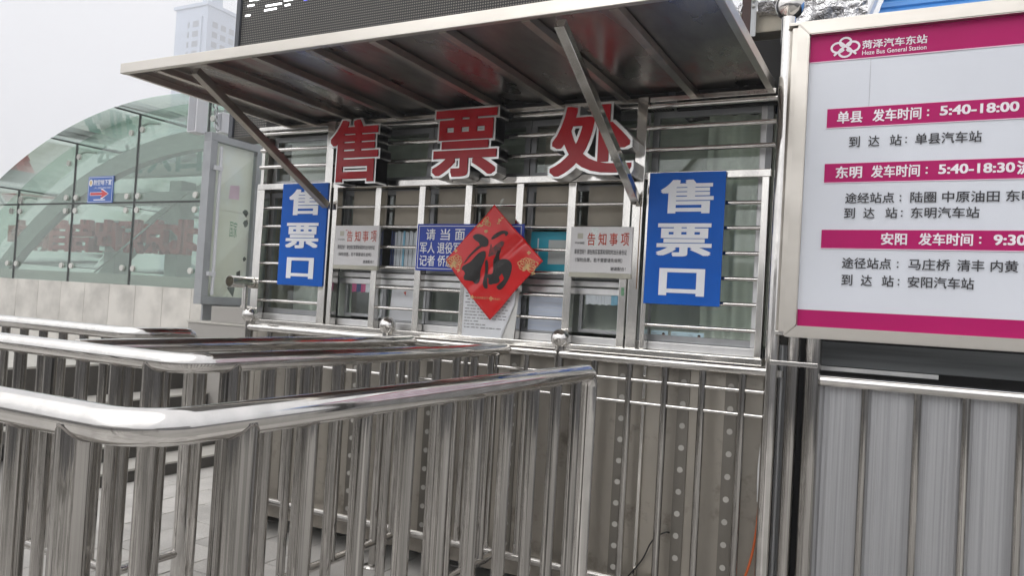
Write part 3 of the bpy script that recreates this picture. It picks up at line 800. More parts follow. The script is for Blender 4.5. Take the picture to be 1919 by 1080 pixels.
# ------------------------------------------------------------------ things behind the window glass
t = thing('leaflet_rack', 'row of white and blue leaflets behind the bars left of the small blue sign', 'leaflets', (-.96, .19, 1.67))
for k in range(17):
    x = -1.075+k*.0142
    plate(t, 'leaflet', ('leaflet_dark' if k < 2 else random.choice(('leaflet_white', 'leaflet_white', 'leaflet_blue'))), x, x+.0125, 1.69, 1.905-.004*(k % 3), .122+.003*(k % 2), .1245+.003*(k % 2))
def card(name, label, cat, x0, x1, z0, z1, y, mat, tilt=0., group=None):
    t = thing(name, label, cat, ((x0+x1)/2, y, z0), group)
    MB().prism([(x0, z0), (x1, z0), (x1+tilt, z1), (x0+tilt, z1)], y, y+.0015, FAC).build('sheet', mat, t); return t
t = card('paper_sheet', 'plain white sheet with a small red mark, low in the second window column', 'paper', -1.060, -.865, 1.385, 1.573, .126, 'paper', .012)
MB().prism([(-.965, 1.548), (-.948, 1.553), (-.950, 1.530)], .1238, .1252, FAC).build('red_mark', 'notice_red', t)
t = card('paper_sheet', 'pale lilac ruled sheet low in the window column right of the diamond', 'paper', -.155, .072, 1.385, 1.568, .126, 'paper_cool')
for k in range(6): plate(t, 'ruled_line', 'paper', -.15, .07, 1.41+.024*k, 1.412+.024*k, .1238, .1252)
t = card('cyan_card', 'bright cyan payment card sheet in the window right of the diamond', 'poster', -.165, .074, 1.690, 1.905, .126, 'cyan_card')
plate(t, 'grey_square', 'grey_card', -.06, .045, 1.735, 1.862, .1235, .1250); plate(t, 'caption', 'sign_white', -.125, -.118, 1.74, 1.87, .1235, .1250)
def leafs(label, x0, x1, z0, z1, mats):
    t = thing('leaflet_rack', label, 'leaflets', ((x0+x1)/2, .2, z0))
    n = 12
    for k in range(n):
        a = x0+(x1-x0)*k/n
        plate(t, 'leaflet', mats[min(len(mats)-1, k*len(mats)//n)], a, a+(x1-x0)/n-.001, z0+.003*(k % 2), z1, .126, .128)
leafs('pink and blue leaflets inside the left serving hatch', -1.345, -1.14, 1.535, 1.585, ['leaflet_pink', 'leaflet_dark', 'leaflet_pink', 'leaflet_white', 'leaflet_blue', 'leaflet_blue'])
leafs('white and blue leaflets inside the right serving hatch', .165, .37, 1.535, 1.585, ['leaflet_white', 'leaflet_white', 'leaflet_white', 'leaflet_blue', 'leaflet_dark'])
def idcard(x0, x1, label, face):
    t = thing('sample_card', label, 'card', ((x0+x1)/2, .14, 1.375), 'sample identity cards in the right window')
    plate(t, 'card', 'card_blue', x0, x1, 1.380, 1.427, .1385, .1395)
    if face:
        c = x1-.022
        MB().prism([(c-.011, 1.382), (c+.011, 1.382), (c+.008, 1.394), (c-.008, 1.394)], .1365, .1375, FAC).build('shirt', 'hair', t)
        MB().prism([(c+.0065*math.cos(a*.6283), 1.405+.0095*math.sin(a*.6283)) for a in range(10)], .1360, .1372, FAC).build('portrait', 'skin', t)
        MB().prism([(c+.0075*math.cos(a*.5236), 1.409+.009*math.sin(a*.5236)) for a in range(7)], .1350, .1358, FAC).build('portrait_hair', 'hair', t)
    for k in range(3): plate(t, 'print_line', 'grey_ink', x0+.006, x0+.04-.006*k, 1.392+.010*k, 1.3935+.010*k, .1368, .1376)
idcard(.512, .597, 'small blue identity card with portrait at the left of the right window sill', True)
idcard(.612, .690, 'small blue identity card without portrait between the two others', False)
idcard(.691, .770, 'small blue identity card with portrait at the right of the three', True)

# ------------------------------------------------------------------ timetable board
tb = thing('timetable_board', 'large framed white and magenta bus timetable board on the right', 'board', (1.7, -.05, 1.44))
BX0, BX1, BZ0, BZ1 = 1.156, 2.62, 1.440, 2.790
FW = .050
def mitre(poly, name='frame_bar'):
    m = MB(); m.prism(poly, -.075, -.020, FAC)
    bmesh.ops.bevel(m.bm, geom=m.bm.edges[:], offset=.004, segments=2, affect='EDGES'); return m.build(name, 'trim', tb)
e = .0012
mitre([(BX0, BZ1), (BX1, BZ1), (BX1-FW, BZ1-FW), (BX0+FW, BZ1-FW)]); mitre([(BX0, BZ0), (BX1, BZ0), (BX1-FW, BZ0+FW), (BX0+FW, BZ0+FW)])
mitre([(BX0, BZ0+e), (BX0, BZ1-e), (BX0+FW-e, BZ1-FW-e), (BX0+FW-e, BZ0+FW+e)]); mitre([(BX1, BZ0+e), (BX1, BZ1-e), (BX1-FW+e, BZ1-FW-e), (BX1-FW+e, BZ0+FW+e)])
plate(tb, 'frame_lip', 'trim', 1.130, 1.162, 1.46, 2.786, -.045, -.005, .003)
plate(tb, 'arm', 'frame_steel', 1.118, 1.160, 1.445, 1.462, -.040, -.018, .002)
plate(tb, 'arm', 'trim', 1.115, BX1, 2.7915, 2.806, -.055, -.012, .002)
m = MB(); V = []
for j in range(20):
    V.append([])
    for i in range(24):
        x = BX0+FW-.004+(BX1-BX0-2*FW+.008)*i/23; z = BZ0+FW-.004+(BZ1-BZ0-2*FW+.008)*j/19
        V[-1].append(m.bm.verts.new((x, -.040+.0015*mnoise.noise(Vector((x*2.5, 1, z*2.5))), z)))
for j in range(19):
    for i in range(23):
        f = m.bm.faces.new((V[j][i], V[j][i+1], V[j+1][i+1], V[j+1][i])); f.smooth = True
m.build('sheet', 'board_face', tb)
def flat(name, mat, x0, x1, z0, z1, y=-.0435): return MB().box(x0, x1, y, y+.0008, z0, z1).build(name, mat, tb)
XR = BX1-FW
flat('header_band', 'magenta', BX0+FW, XR, 2.627, BZ1-FW+.001); flat('band_edge', 'pale_pink', BX0+FW, XR, 2.623, 2.6268)
flat('footer_band', 'magenta', BX0+FW, XR, BZ0+FW-.001, 1.560)
for z0, z1 in ((2.338, 2.418), (2.104, 2.183), (1.825, 1.902)):
    flat('route_band', 'magenta', 1.286, XR-.08, z0, z1); flat('band_edge', 'pale_pink', 1.286, XR-.08, z0-.0032, z0-.0002); flat('band_edge', 'pale_pink', 1.286, XR-.08, z1+.0002, z1+.002)
YT = -.0455
def L(s, x0, x1, z0, z1, m, off): lettering(tb, s, x0, x1, z0, z1, YT, m, off)
W_, K_ = 'board_white', 'ink'
def row(zc, h, items, m, off, y=None):
    for s, a, b in items: L(s, a, b, zc-h/2, zc+h/2, m, off)
row(2.379, .052, [('单县', 1.326, 1.424), ('发车时间', 1.462, 1.640)], W_, .026); L('：', 1.660, 1.668, 2.364, 2.392, W_, .03); L('5:40-18:00', 1.705, 1.972, 2.363, 2.403, W_, .03)
row(2.273, .046, [('到', 1.376, 1.418), ('达', 1.450, 1.492), ('站', 1.530, 1.574), ('单县汽车站', 1.622, 1.853)], K_, .014); L('：', 1.586, 1.593, 2.258, 2.284, K_, .02)
row(2.145, .052, [('东明', 1.330, 1.432), ('发车时间', 1.466, 1.644)], W_, .026); L('：', 1.664, 1.672, 2.130, 2.158, W_, .03); L('5:40-18:30', 1.709, 1.966, 2.127, 2.167, W_, .03); L('流水', 1.972, 2.075, 2.118, 2.172, W_, .026)
row(2.036, .045, [('途经站点', 1.372, 1.556), ('陆圈', 1.614, 1.706), ('中原油田', 1.726, 1.920), ('东明集', 1.940, 2.09)], K_, .014); L('：', 1.575, 1.582, 2.020, 2.046, K_, .02)
row(1.973, .045, [('到', 1.370, 1.412), ('达', 1.444, 1.486), ('站', 1.526, 1.570), ('东明汽车站', 1.618, 1.856)], K_, .014); L('：', 1.582, 1.589, 1.957, 1.983, K_, .02)
row(1.866, .050, [('安阳', 1.514, 1.609), ('发车时间', 1.650, 1.838)], W_, .026); L('：', 1.858, 1.866, 1.850, 1.878, W_, .03); L('9:30', 1.906, 2.012, 1.845, 1.887, W_, .03)
row(1.764, .046, [('途径站点', 1.371, 1.556), ('马庄桥', 1.618, 1.764), ('清丰', 1.788, 1.880), ('内黄', 1.900, 1.990), ('安阳', 2.008, 2.10)], K_, .014); L('：', 1.576, 1.583, 1.748, 1.774, K_, .02)
row(1.693, .046, [('到', 1.372, 1.414), ('达', 1.446, 1.488), ('站', 1.524, 1.568), ('安阳汽车站', 1.618, 1.848)], K_, .014); L('：', 1.582, 1.589, 1.677, 1.703, K_, .02)
L('菏泽汽车东站', 1.410, 1.650, 2.663, 2.700, W_, .022); L('Heze Bus General Station', 1.411, 1.648, 2.638, 2.657, W_, .01)
lgk = [0]
lg = MB()                                   # four-petal ribbon emblem
def ribbon(pts, w):
    for a, b in zip(pts, pts[1:]):
        a = Vector(a); b = Vector(b); d = (b-a).normalized(); nn = Vector((-d.y, d.x))*w; e2 = d*w*.4
        lgk[0] += 1; dy = YT-.00003*lgk[0]
        lg.prism([tuple(a-nn-e2), tuple(b-nn+e2), tuple(b+nn+e2), tuple(a+nn-e2)], dy, YT+.0006-.00003*lgk[0], FAC)
cx, cz = 1.345, 2.679
for ang, sx, sz in ((0, .054, .021), (180, .054, .021), (90, .040, .022), (270, .042, .024)):
    P = []
    for k in range(15):
        tt = -150+300*k/14; R = rad(ang)
        lx, ly = sx*.52+sx*.48*math.cos(rad(tt)), sz*math.sin(rad(tt))
        P.append((cx+lx*math.cos(R)-ly*math.sin(R), cz+lx*math.sin(R)+ly*math.cos(R)))
    ribbon(P, .0042)
ribbon([(cx-.042, cz-.032), (cx+.02, cz+.022)], .0042); ribbon([(cx+.042, cz-.032), (cx-.02, cz+.022)], .0042)
lg.build('emblem', W_, tb)
m = MB(); m.box(1.445, 1.4458, -.0432, -.0428, 2.42, 2.622); m.build('sheet_seam', 'grey_ink', tb)

# ------------------------------------------------------------------ ribbed sheet fence under the board
t = thing('sheet_fence', 'steel fence backed with ribbed aluminium sheet below the timetable', 'fence', (1.8, .03, 0))
MB().tube([(1.29, .02, 1.262), (2.75, .02, 1.262)], .026, 22).build('rail', 'polished', t)
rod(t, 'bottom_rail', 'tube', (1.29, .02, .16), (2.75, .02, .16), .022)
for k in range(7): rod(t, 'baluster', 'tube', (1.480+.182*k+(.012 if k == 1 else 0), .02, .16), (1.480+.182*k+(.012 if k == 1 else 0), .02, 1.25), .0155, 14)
m = MB()                                    # sheet with shallow ribs
xs = []; x = 1.300
while x < 2.74: xs.append(x); x += random.choice((.008, .012, .02, .028))
prev = None
for k, x in enumerate(xs):
    yy = .052+(.0018 if k % 2 else 0)
    cur = (m.bm.verts.new((x, yy, .12)), m.bm.verts.new((x, yy, 1.245)))
    if prev: m.bm.faces.new((prev[0], cur[0], cur[1], prev[1]))
    prev = cur
o = m.build('ribbed_sheet', 'ribbed_sheet', t); so = o.modifiers.new('thickness', 'SOLIDIFY'); so.thickness = .0015
t = thing('weathered_plank', 'grey weathered plank behind the gap below the timetable', 'plank', (1.9, .22, 1.30))
MB().box(1.24, 2.80, .20, .235, 1.318, 1.425, .004).build('board', 'plank', t)
MB().box(1.26, 1.75, .185, .198, 1.296, 1.316, .002).build('batten', 'aluminium', t)

# ------------------------------------------------------------------ kiosk behind the board, with roof clutter
kb = thing('back_kiosk', 'dark kiosk wall behind the timetable with beige roof beam', 'kiosk', (1.8, 1.4, 0))
MB().box(1.10, 3.6, .62, 2.4, .0, 2.92).build('wall', 'dark_wall', kb)
MB().box(.62, 1.098, .62, 2.4, 2.56, 2.93).build('wall', 'dark_wall', kb)  # near-black box stands in for the shaded interior below the roof beam
MB().box(.64, 1.37, .50, .62, 2.985, 3.10, .006).build('roof_beam', 'beige_beam', kb)
MB().box(.64, 1.37, .621, 2.5, 2.95, 3.04, .006).build('roof_slab', 'beige_beam', kb)
t = thing('brown_roof_post', 'brown bolted steel post beside the foil lagging above the canopy', 'post', (.84, .47, 2.90))
MB().box(.805, .850, .455, .490, 2.86, 3.9, .003).build('web', 'brown_steel', t)
MB().box(.852, .880, .448, .455, 2.95, 3.9, .002).build('plate', 'dull_zinc', t)
for z in (3.105, 3.135, 3.28): MB().ball((.864, .446, z), .009, 12, 8).build('bolt', 'bolt', t)
def foil(label, x0, x1, y0, z0, z1, amp):
    t = thing('foil_lagging', label, 'lagging', ((x0+x1)/2, y0, z0), 'silver foil lagging on the roof')
    m = MB(); V = []; nx = max(10, int((x1-x0)/.018)); nz = 26
    for j in range(nz+1):
        V.append([])
        for i in range(nx+1):
            x = x0+(x1-x0)*i/nx; a = math.pi*(j/nz); z = z0+(z1-z0)*(.5-.5*math.cos(a))
            yy = y0-.10*math.sin(a)
            q = mnoise.noise(Vector((x*13, z*13, 2.2)))+.6*mnoise.noise(Vector((x*31, z*29, 5)))
            V[-1].append(m.bm.verts.new((x, yy+amp*q, z+amp*.6*mnoise.noise(Vector((x*17, 7, z*15))))))
    for j in range(nz):
        for i in range(nx): m.bm.faces.new((V[j][i], V[j][i+1], V[j+1][i+1], V[j+1][i]))
    m.build('foil', 'foil', t)
foil('crumpled foil lagging left of the mast ball', .885, 1.02, .50, 3.065, 3.45, .02)
foil('wide crumpled silver foil sheet above the timetable left end', 1.04, 1.40, .45, 2.90, 3.42, .030)
t = thing('foil_bundle', 'torn dark and silver insulation bundle right of the brown post', 'insulation', (.72, .5, 3.0))
m = MB()
for k in range(26):
    c = Vector((random.uniform(.66, .80), random.uniform(.46, .52), random.uniform(3.10, 3.45)))
    d = Vector((random.uniform(-.05, .05), random.uniform(-.02, .02), random.uniform(-.05, .05)))
    m.tube([c-d, c+Vector((.01, -.01, .01)), c+d], [.006, .016, .004], 7)
m.build('scraps', 'foil', t)
t = thing('blue_roof_sheet', 'blue corrugated roof sheet with white edge above the timetable', 'roof', (2.2, .5, 3.05))
m = MB(); prev = None
for k in range(60):
    zz = 2.80+.010*k; yy = .34+.008*k+(.012 if k % 6 < 2 else 0)
    cur = (m.bm.verts.new((1.395+.02*(k/10), yy, zz)), m.bm.verts.new((3.5, yy, zz)))
    if prev: m.bm.faces.new((prev[0], prev[1], cur[1], cur[0]))
    prev = cur
o = m.build('sheet', 'roof_blue', t); so = o.modifiers.new('thickness', 'SOLIDIFY'); so.thickness = .002
MB().beam((1.384, .345, 2.88), (1.505, .82, 3.47), .012, .03).build('edge_strip', 'sign_white', t)

# cables
def cable(name, label, pts, r, mat):
    P = [Vector(p) for p in pts]; out = []
    for i in range(len(P)-1):
        p0, p1, p2, p3 = P[max(0, i-1)], P[i], P[i+1], P[min(len(P)-1, i+2)]
        for k in range(8):
            s = k/8; out.append(.5*((2*p1)+(p2-p0)*s+(2*p0-5*p1+4*p2-p3)*s*s+(3*p1-p0-3*p2+p3)*s**3))
    out.append(P[-1])
    o = MB().tube(out, r, 10).build(name, mat); return tag(o, label, 'cable')
cable('cable', 'orange cable hanging beside the mast foot', [(1.075, .04, .72), (1.07, .03, .58), (1.055, .03, .46), (1.03, .025, .36), (.98, .03, .22), (.95, .03, .05)], .0055, 'cable_orange')
cable('conduit', 'white conduit bulging out beside the mast', [(1.085, .05, 1.05), (1.074, .045, .92), (1.070, .04, .82), (1.074, .04, .70)], .010, 'conduit_white')
cable('cable', 'thin black cable poking out of the riveted cladding', [(.665, .094, .475), (.655, .075, .48), (.62, .06, .46), (.59, .05, .42), (.55, .05, .33), (.45, .04, .18), (.40, .03, .012)], .0035, 'cable_black')

# ------------------------------------------------------------------ left: granite pedestal, notice cabinet, loudspeakers
t = thing('granite_flank_wall', 'grey speckled granite wall closing the far end of the steps', 'wall', (-4.2, 2.1, 0))
MB().box(-4.88, -3.42, 1.905, 2.75, 0, 1.155, .004).build('wall', 'granite_light', t)
MB().box(-4.89, -3.41, 1.895, 2.76, 1.156, 1.176, .003).build('cap', 'tread', t)
MB().box(-4.62, -3.60, 1.96, 2.70, 1.177, 1.335, .003).build('upper_course', 'granite_light', t)
t = thing('notice_cabinet', 'grey framed glass notice cabinet with peeling poster left of the booth', 'cabinet', (-4.86, 2.3, 1.18))
CX, YA, YB, ZA, ZC = -4.80, 1.955, 2.650, 1.345, 3.125
f = MB()
for (y0, y1, z0, z1) in ((YA, YB, ZA, ZA+.085), (YA, YB, ZC-.085, ZC), (YA, YA+.085, ZA+.085, ZC-.085), (YB-.065, YB, ZA+.085, ZC-.085)): f.box(CX-.09, CX+.02, y0, y1, z0, z1, .004)
f.build('frame', 'cabinet_grey', t)
MB().box(CX-.08, CX-.055, YA+.1, YB-.1, 1.178, ZA-.001).build('foot', 'cabinet_grey', t)
MB().box(CX-.045, CX-.039, YA+.085, YB-.065, ZA+.085, ZC-.085).build('poster', 'peeling_film', t)
MB().box(CX-.006, CX, YA+.085, YB-.065, ZA+.085, ZC-.085).build('glass', 'cabinet_glass', t)
rod(t, 'bar', 'speaker_white', (CX+.032, YA+.125, ZA+.10), (CX+.032, YA+.125, ZC-.13), .017)
for z in (1.64, 2.74): MB().box(CX+.021, CX+.05, YA+.045, YA+.145, z, z+.045, .002).build('hinge', 'speaker_white', t)
xf = lambda a, b, d: (d, a, b)
YQ = lambda v: YA+(v-.205)*(YB-YA)/.485
ZQ = lambda v: ZA+(v-1.395)*(ZC-ZA)/1.23
lettering(t, '国家', YQ(.46), YQ(.53), ZQ(1.90), ZQ(2.02), CX-.0385, 'sticker_green', .0, fn=lambda a, b, d: (CX-.0385, a, b))
MB().prism([(YQ(.43), ZQ(2.18)), (YQ(.53), ZQ(2.185)), (YQ(.525), ZQ(2.29)), (YQ(.44), ZQ(2.28))], CX-.0386, CX-.0382, xf).build('faded_patch', 'pale_pink', t)
for (a, b, c) in ((.60, 2.10, .035), (.61, 2.02, .03), (.57, 1.62, .04), (.52, 1.52, .05), (.62, 1.75, .02)):
    MB().prism([(YQ(a)+1.4*c*random.uniform(.4, 1)*math.cos(k*1.05), ZQ(b)+2.2*c*random.uniform(.4, 1)*math.sin(k*1.05)) for k in range(6)], CX-.0386, CX-.0382, xf).build('peeled_patch', 'granite_dark', t)
t = thing('speaker_mast', 'grey mast behind the notice cabinet carrying a chain and speakers', 'mast', (-5.0, 2.5, 1.18))
rod(t, 'pole', 'cabinet_grey', (-4.99, 2.45, .75), (-4.99, 2.45, 3.60), .028)
rod(t, 'arm', 'cabinet_grey', (-4.99, 1.85, 3.57), (-4.99, 2.48, 3.57), .016)
hk = MB()
for k in range(4):
    c = Vector((-5.04+.012*k, 2.20, 3.50-.085*k))
    hk.tube([c+Vector((.02*math.cos(a*.6283+k), .03*math.sin(a*.6283), .045*math.cos(a*.6283))) for a in range(11)], .008, 8)
hk.build('shackle_chain', 'dull_zinc', t)
def spk(t, c, w, d, h, rz):
    q = Matrix.Translation(c) @ Matrix.Rotation(rz, 4, 'Z')
    m = MB().box(-w/2, w/2, -d/2, d/2, 0, h, .008); m.bm.transform(q); m.build('case', 'speaker_white', t)
    m = MB().box(-w/2+.016, w/2-.016, -d/2-.005, -d/2+.001, .02, h-.02, .001); m.bm.transform(q); m.build('grille', 'speaker_mesh', t)
    m = MB().tube([(0, 0, h), (0, 0, h+.05)], .010, 8); m.bm.transform(q); m.build('hanger', 'dull_zinc', t)
t = thing('column_loudspeaker', 'white column loudspeaker hanging left of the notice cabinet', 'loudspeaker', (-4.97, 1.9, 3.10), 'white loudspeakers by the cabinet')
spk(t, (-4.965, 1.92, 3.105), .125, .15, .41, rad(4))
t = thing('small_loudspeaker', 'smaller white box loudspeaker behind the chain under the canopy edge', 'loudspeaker', (-5.0, 2.3, 3.2), 'white loudspeakers by the cabinet')
spk(t, (-5.03, 2.32, 3.20), .11, .12, .22, rad(-8))

# ------------------------------------------------------------------ granite steps
t = thing('granite_steps', 'dark granite steps with pale treads beyond the railings', 'steps', (-4, .9, 0))
for k in range(4):
    x = -3.56-.315*k; z = .105+.125*k
    zl = 0 if k == 0 else z-.125+.001
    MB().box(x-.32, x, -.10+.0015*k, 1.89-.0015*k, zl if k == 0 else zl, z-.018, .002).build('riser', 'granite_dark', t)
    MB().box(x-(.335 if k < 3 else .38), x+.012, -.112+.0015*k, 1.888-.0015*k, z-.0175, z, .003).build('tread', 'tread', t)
MB().box(-7.6, -4.895, -.09, 3.89, .0, .745, .003).build('platform', 'granite_dark', t)
MB().box(-7.61, -4.892, -.105, 3.905, .746, .765, .003).build('platform_cap', 'tread', t)

# ------------------------------------------------------------------ glass barrel-vault building
GYB = 4.0
gb = thing('glass_hall', 'green glass barrel-vaulted hall with stone base on the left', 'building', (-7.5, 7, 0))
ACX, ACZ, AR = -7.52, -3.79, 7.97
def arc_z(x): return ACZ+math.sqrt(max(0, AR*AR-(x-ACX)**2))
XL, XRR = -14.7, -.6
k = 0; x = -14.57
while x < -3.4:
    for z0, z1 in ((.0, .80), (.806, 1.50)):
        MB().box(x+.003, min(x+.597, -3.3), GYB-.005, GYB+.08, z0, z1, .002).build('stone_panel', 'stone_panel', gb)
    x += .6
MB().box(XL, -3.3, GYB+.01, GYB+.07, 0, 1.495).build('base_wall', 'joint_dark', gb)
VX = [-14.68, -13.20, -11.70, -10.22, -8.74, -7.25, -5.76, -4.27]
ZH = 2.745
def pane(x0, x1, lo, hi, y):
    """upright pane with arched or straight top"""
    n = 12; poly = [(x0, lo(x0)), (x1, lo(x1))]
    poly += [(x1+(x0-x1)*i/n, hi(x1+(x0-x1)*i/n)) for i in range(n+1)]
    MB().prism(poly, y-.006, y+.006, FAC).build('pane', 'green_glass', gb)
for a, b in zip(VX, VX[1:]):
    a2, b2 = a+.012, b-.012
    if arc_z(a) < ZH+.1:
        if min(arc_z(a2), arc_z(b2)) > 1.6: pane(a2, b2, lambda q: 1.505, lambda q: arc_z(q)-.01, GYB)
        continue
    pane(a2, b2, lambda q: 1.505, lambda q: ZH-.012, GYB)
    pane(a2, b2, lambda q: ZH+.012, lambda q: arc_z(q)-.012, GYB)
for x in VX[1:]:
    zt = arc_z(x)
    if zt > 1.6: MB().box(x-.014, x+.014, GYB-.012, GYB+.012, 1.5, zt).build('joint', 'joint_dark', gb)
MB().box(-12.4, -3.3, GYB-.014, GYB+.014, ZH-.013, ZH+.013).build('joint', 'joint_dark', gb)
# glass vault with overhang
th0, th1 = math.acos((-14.9-ACX)/AR), math.acos((-.5-ACX)/AR)
ths = []
xx = [-14.9]+VX[1:]+[-2.78, -1.3]
for a, b in zip(xx, xx[1:]):
    for y0, y1 in ((3.58, 6.4), (6.42, 9.2)):
        m = MB(); n = 10; A = []; B = []
        for i in range(n+1):
            x = a+.01+(b-a-.02)*i/n; nx, nz = (x-ACX)/AR, (arc_z(x)-ACZ)/AR
            A.append((m.bm.verts.new((x, y0, arc_z(x))), m.bm.verts.new((x, y1, arc_z(x)))))
        for p, q in zip(A, A[1:]):
            f = m.bm.faces.new((p[0], q[0], q[1], p[1])); f.smooth = True
        o = m.build('roof_pane', 'green_glass', gb); so = o.modifiers.new('thickness', 'SOLIDIFY'); so.thickness = .012
    MB().box(b-.012, b+.012, 3.58, 9.2, arc_z(b)-.016, arc_z(b)+.004).build('joint', 'joint_dark', gb)
def arch(y, r, w, h, name, mat):
    m = MB(); prev = None
    for i in range(41):
        x = -15.2+(15.2-.2)*i/40*.99
        t_ = math.pi*(.02+.96*i/40); px, pz = ACX-(AR-r)*math.cos(t_), ACZ+(AR-r)*math.sin(t_)
        if pz < .6: prev = None; continue
        d = Vector((px-ACX, 0, pz-ACZ)).normalized()*h/2
        c = Vector((px, y, pz))
        ring = [m.bm.verts.new(c+d+Vector((0, s*w/2, 0))) for s in (-1, 1)]+[m.bm.verts.new(c-d+Vector((0, s*w/2, 0))) for s in (1, -1)]
        if prev:
            for k in range(4): m.bm.faces.new((prev[k], prev[(k+1) % 4], ring[(k+1) % 4], ring[k]))
        prev = ring
    return m.build(name, mat, gb)
arch(4.45, .42, .16, .30, 'arch_rib', 'inner_steel'); arch(6.4, .42, .16, .30, 'arch_rib', 'inner_steel'); arch(8.6, .42, .16, .30, 'arch_rib', 'inner_steel')
for x in (-11.4, -9.75, -8.05, -6.3): MB().box(x-.16, x+.16, 5.5, 5.8, 0, arc_z(x)-.5, .01).build('column', 'inner_steel', gb)
for z in (2.95, 3.45): MB().box(-11.8, -3.4, 5.45, 5.62, z, z+.22, .01).build('beam', 'inner_steel', gb)
MB().box(-12.8, -3.4, 4.15, 4.55, 1.505, 1.66).build('inner_ledge', 'granite_light', gb)
rod(gb, 'brace', 'inner_steel', (-11.5, 5.3, 1.7), (-9.2, 5.3, 3.1), .016); rod(gb, 'brace', 'inner_steel', (-8.3, 5.3, 1.7), (-6.6, 5.3, 3.1), .016)
# spider bolts
bm_ = MB().tube([(0, 0, 0), (0, -.03, 0)], .045, 14).mesh('spider_bolt'); bm_.materials.append(MATS['bolt'])
for x in VX[2:-1]:
    for dx in (-.15, .10):
        for z in (1.75, ZH-.12, ZH+.09, arc_z(x+dx)-.26):
            if z > arc_z(x+dx)-.1: continue
            o = bpy.data.objects.new('spider_bolt', bm_); COL.objects.link(o); o.location = (x+dx, GYB-.008, z)
            o.parent = gb; o.matrix_parent_inverse = world_of(gb).inverted()
    MB().tube([(x-.2, GYB+.12, arc_z(x)-.16), (x, GYB+.16, arc_z(x)-.10), (x+.3, GYB+.12, arc_z(x)-.14)], .018, 8).build('spider_arm', 'inner_steel', gb)
# lettering seen through the glass, back to front
t = thing('hall_letters', 'maroon block letters seen reversed through the glass hall wall', 'letters', (-11.6, 5.35, 2.05))
for k, ch in enumerate('北京师出告自息中'):
    x1 = -8.95-k*.675
    V, F, a0, a1, b0, b1 = glyphs(ch, .035, .05)
    P = [(x1-(v.x-a0)/(a1-a0)*.62, 5.30 if v.z > 0 else 5.42, 2.06+(v.y-b0)/(b1-b0)*.60) for v in V]
    me = bpy.data.meshes.new('letter'); me.from_pydata(P, [], F); link('letter', me, 'maroon_letter', t)
t = thing('entrance_letters', 'dark green entrance letters seen through the upper glass of the hall', 'letters', (-9.9, 5.0, 3.4))
for k, ch in enumerate('车站入口'):
    lettering(t, ch, -11.25+k*.70, -10.65+k*.70, 3.40, 3.93, 5.0, 'green_letter', .03, name='letter')
# way sign on the glass
t = thing('way_sign', 'small blue shelter sign with red arrow stuck on the hall glass', 'sign', (-9.53, 3.98, 2.75))
plate(t, 'panel', 'way_blue', -9.84, -9.23, 2.745, 3.16, GYB-.022, GYB-.010)
lettering(t, '防空地下室', -9.70, -9.27, 3.02, 3.11, GYB-.025, 'sign_white', .02)
lettering(t, '人民防空', -9.69, -9.28, 2.965, 2.99, GYB-.025, 'sign_white', .0)
def arrow(s, name, m, y):
    P = [(-.23, -.02), (.06, -.02), (.02, -.06), (.06, -.06), (.20, 0), (.06, .06), (.02, .06), (.06, .02), (-.23, .02)]
    cx = -9.535
    MB().prism([(cx+a+(.012*s if a > .1 else -.012*s if a < 0 else 0), 2.885+b*(1+.3*s)) for a, b in P], y, y+.001, FAC).build(name, m, t)
arrow(1, 'arrow_edge', 'sign_white', GYB-.0245); arrow(0, 'arrow', 'arrow_red', GYB-.0265)
MB().prism([(-9.77+.045*math.cos(a*.52), 3.06+.055*math.sin(a*.52)) for a in range(12)], GYB-.025, GYB-.024, FAC).build('emblem', 'sign_white', t)
MB().prism([(-9.77+.03*math.cos(a*.52), 3.06+.038*math.sin(a*.52)) for a in range(12)], GYB-.027, GYB-.026, FAC).build('emblem', 'emblem', t)
b = MB()
for q in ((-9.825, -9.245, 2.757, 2.763), (-9.825, -9.245, 3.142, 3.148), (-9.825, -9.819, 2.763, 3.142), (-9.251, -9.245, 2.763, 3.142)): b.box(q[0], q[1], GYB-.0245, GYB-.0235, q[2], q[3])
b.build('border', 'sign_white', t)
plate(t, 'print_line', 'sign_white', -9.68, -9.40, 2.785, 2.800, GYB-.0245, GYB-.0235)

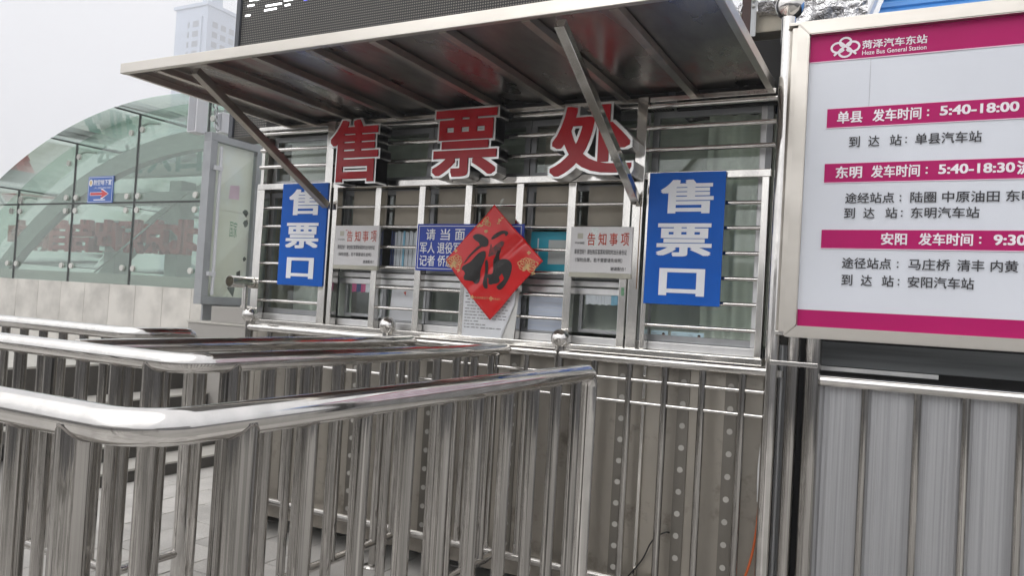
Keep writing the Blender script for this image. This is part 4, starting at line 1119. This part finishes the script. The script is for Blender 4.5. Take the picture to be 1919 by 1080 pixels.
# ------------------------------------------------------------------ towers in the haze
def tower(x0, x1, y0, y1, h, label, ang):
    t = thing('apartment_tower', label, 'tower', ((x0+x1)/2, (y0+y1)/2, 0), 'apartment towers in the haze')
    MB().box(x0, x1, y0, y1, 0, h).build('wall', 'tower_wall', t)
    MB().box(x0-.6, x1+.6, y0-.6, y1+.6, h+.05, h+1.0).build('parapet', 'tower_wall', t)
    MB().box(x1-5, x1-1, y0+2, y0+6, h+1.05, h+4).build('lift_house', 'tower_wall', t)
    wm = MB().box(-.8, .8, -.12, .12, 0, 1.7).mesh('window'); wm.materials.append(MATS['tower_glass'])
    wn_ = MB().box(-.35, .35, -.12, .12, 0, 1.6).mesh('window'); wn_.materials.append(MATS['tower_glass'])
    ws = MB().box(-.12, .12, -.9, .9, 0, 1.7).mesh('window'); ws.materials.append(MATS['tower_glass'])
    wdt = x1-x0; dpt = y1-y0
    MB().box(x0+wdt*.78, x0+wdt*.86, y0-.5, y0, 0, h-3).build('pier', 'tower_wall', t)
    fl = int((h-3)/3.0)
    for k in range(max(0, fl-16), fl):
        z = 1.2+3.0*k
        for u, me in ((.42, wn_), (.62, wm), (.735, wm)):
            o = bpy.data.objects.new('window', me); COL.objects.link(o); o.location = (x0+wdt*u, y0-.02, z); o.parent = t; o.matrix_parent_inverse = world_of(t).inverted()
        for u in (.2, .42, .64, .85):
            o = bpy.data.objects.new('window', ws); COL.objects.link(o); o.location = (x1+.02, y0+dpt*u, z); o.parent = t; o.matrix_parent_inverse = world_of(t).inverted()
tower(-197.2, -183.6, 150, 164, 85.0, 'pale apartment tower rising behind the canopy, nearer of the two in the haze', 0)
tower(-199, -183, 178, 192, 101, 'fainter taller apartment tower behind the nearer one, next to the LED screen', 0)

# ------------------------------------------------------------------ unseen buildings added round the viewer, to be mirrored in glass and steel
def hall(x0, x1, y0, y1, h, face, label, n, fl):
    t = thing('added_building', label, 'building', ((x0+x1)/2, (y0+y1)/2, 0), 'unseen buildings added round the forecourt')
    MB().box(x0, x1, y0, y1, 0, h).build('wall', 'hall_wall', t)
    MB().box(x0-.3, x1+.3, y0-.3, y1+.3, h+.01, h+.6, .05).build('cornice', 'stone_panel', t)
    for k in range(n):
        for f in range(fl):
            z0 = .5+f*(h-1)/fl; z1 = z0+(h-1)/fl*.62
            if face == 'y': a = x0+(x1-x0)*(k+.2)/n; b = x0+(x1-x0)*(k+.8)/n; MB().box(a, b, y1-.05, y1+.06, z0, z1, .02).build('window', 'hall_glass', t)
            else: a = y0+(y1-y0)*(k+.2)/n; b = y0+(y1-y0)*(k+.8)/n; MB().box(x0-.06, x0+.05, a, b, z0, z1, .02).build('window', 'hall_glass', t)
hall(-60, 30, -112, -92, 8.0, 'y', 'long pale building added unseen behind the viewer, to be mirrored in the steel', 14, 2)
hall(62, 80, -50, 14, 7.0, 'x', 'pale building added unseen on the right of the forecourt, for reflections', 9, 2)
# ------------------------------------------------------------------ haze
hz = MB().box(-430, 430, -430, 430, -1.6, 112).mesh('haze')
ho = bpy.data.objects.new('haze', hz); COL.objects.link(ho); struct(ho, 'stuff', 'pale even haze in the air')
m = bpy.data.materials.new('haze'); m.use_nodes = True; n = m.node_tree.nodes
n.remove(n['Principled BSDF'])
pv = n.new('ShaderNodeVolumePrincipled'); pv.inputs['Color'].default_value = (.90, .92, .96, 1); pv.inputs['Density'].default_value = .0036
m.node_tree.links.new(pv.outputs[0], n['Material Output'].inputs['Volume'])
hz.materials.append(m)
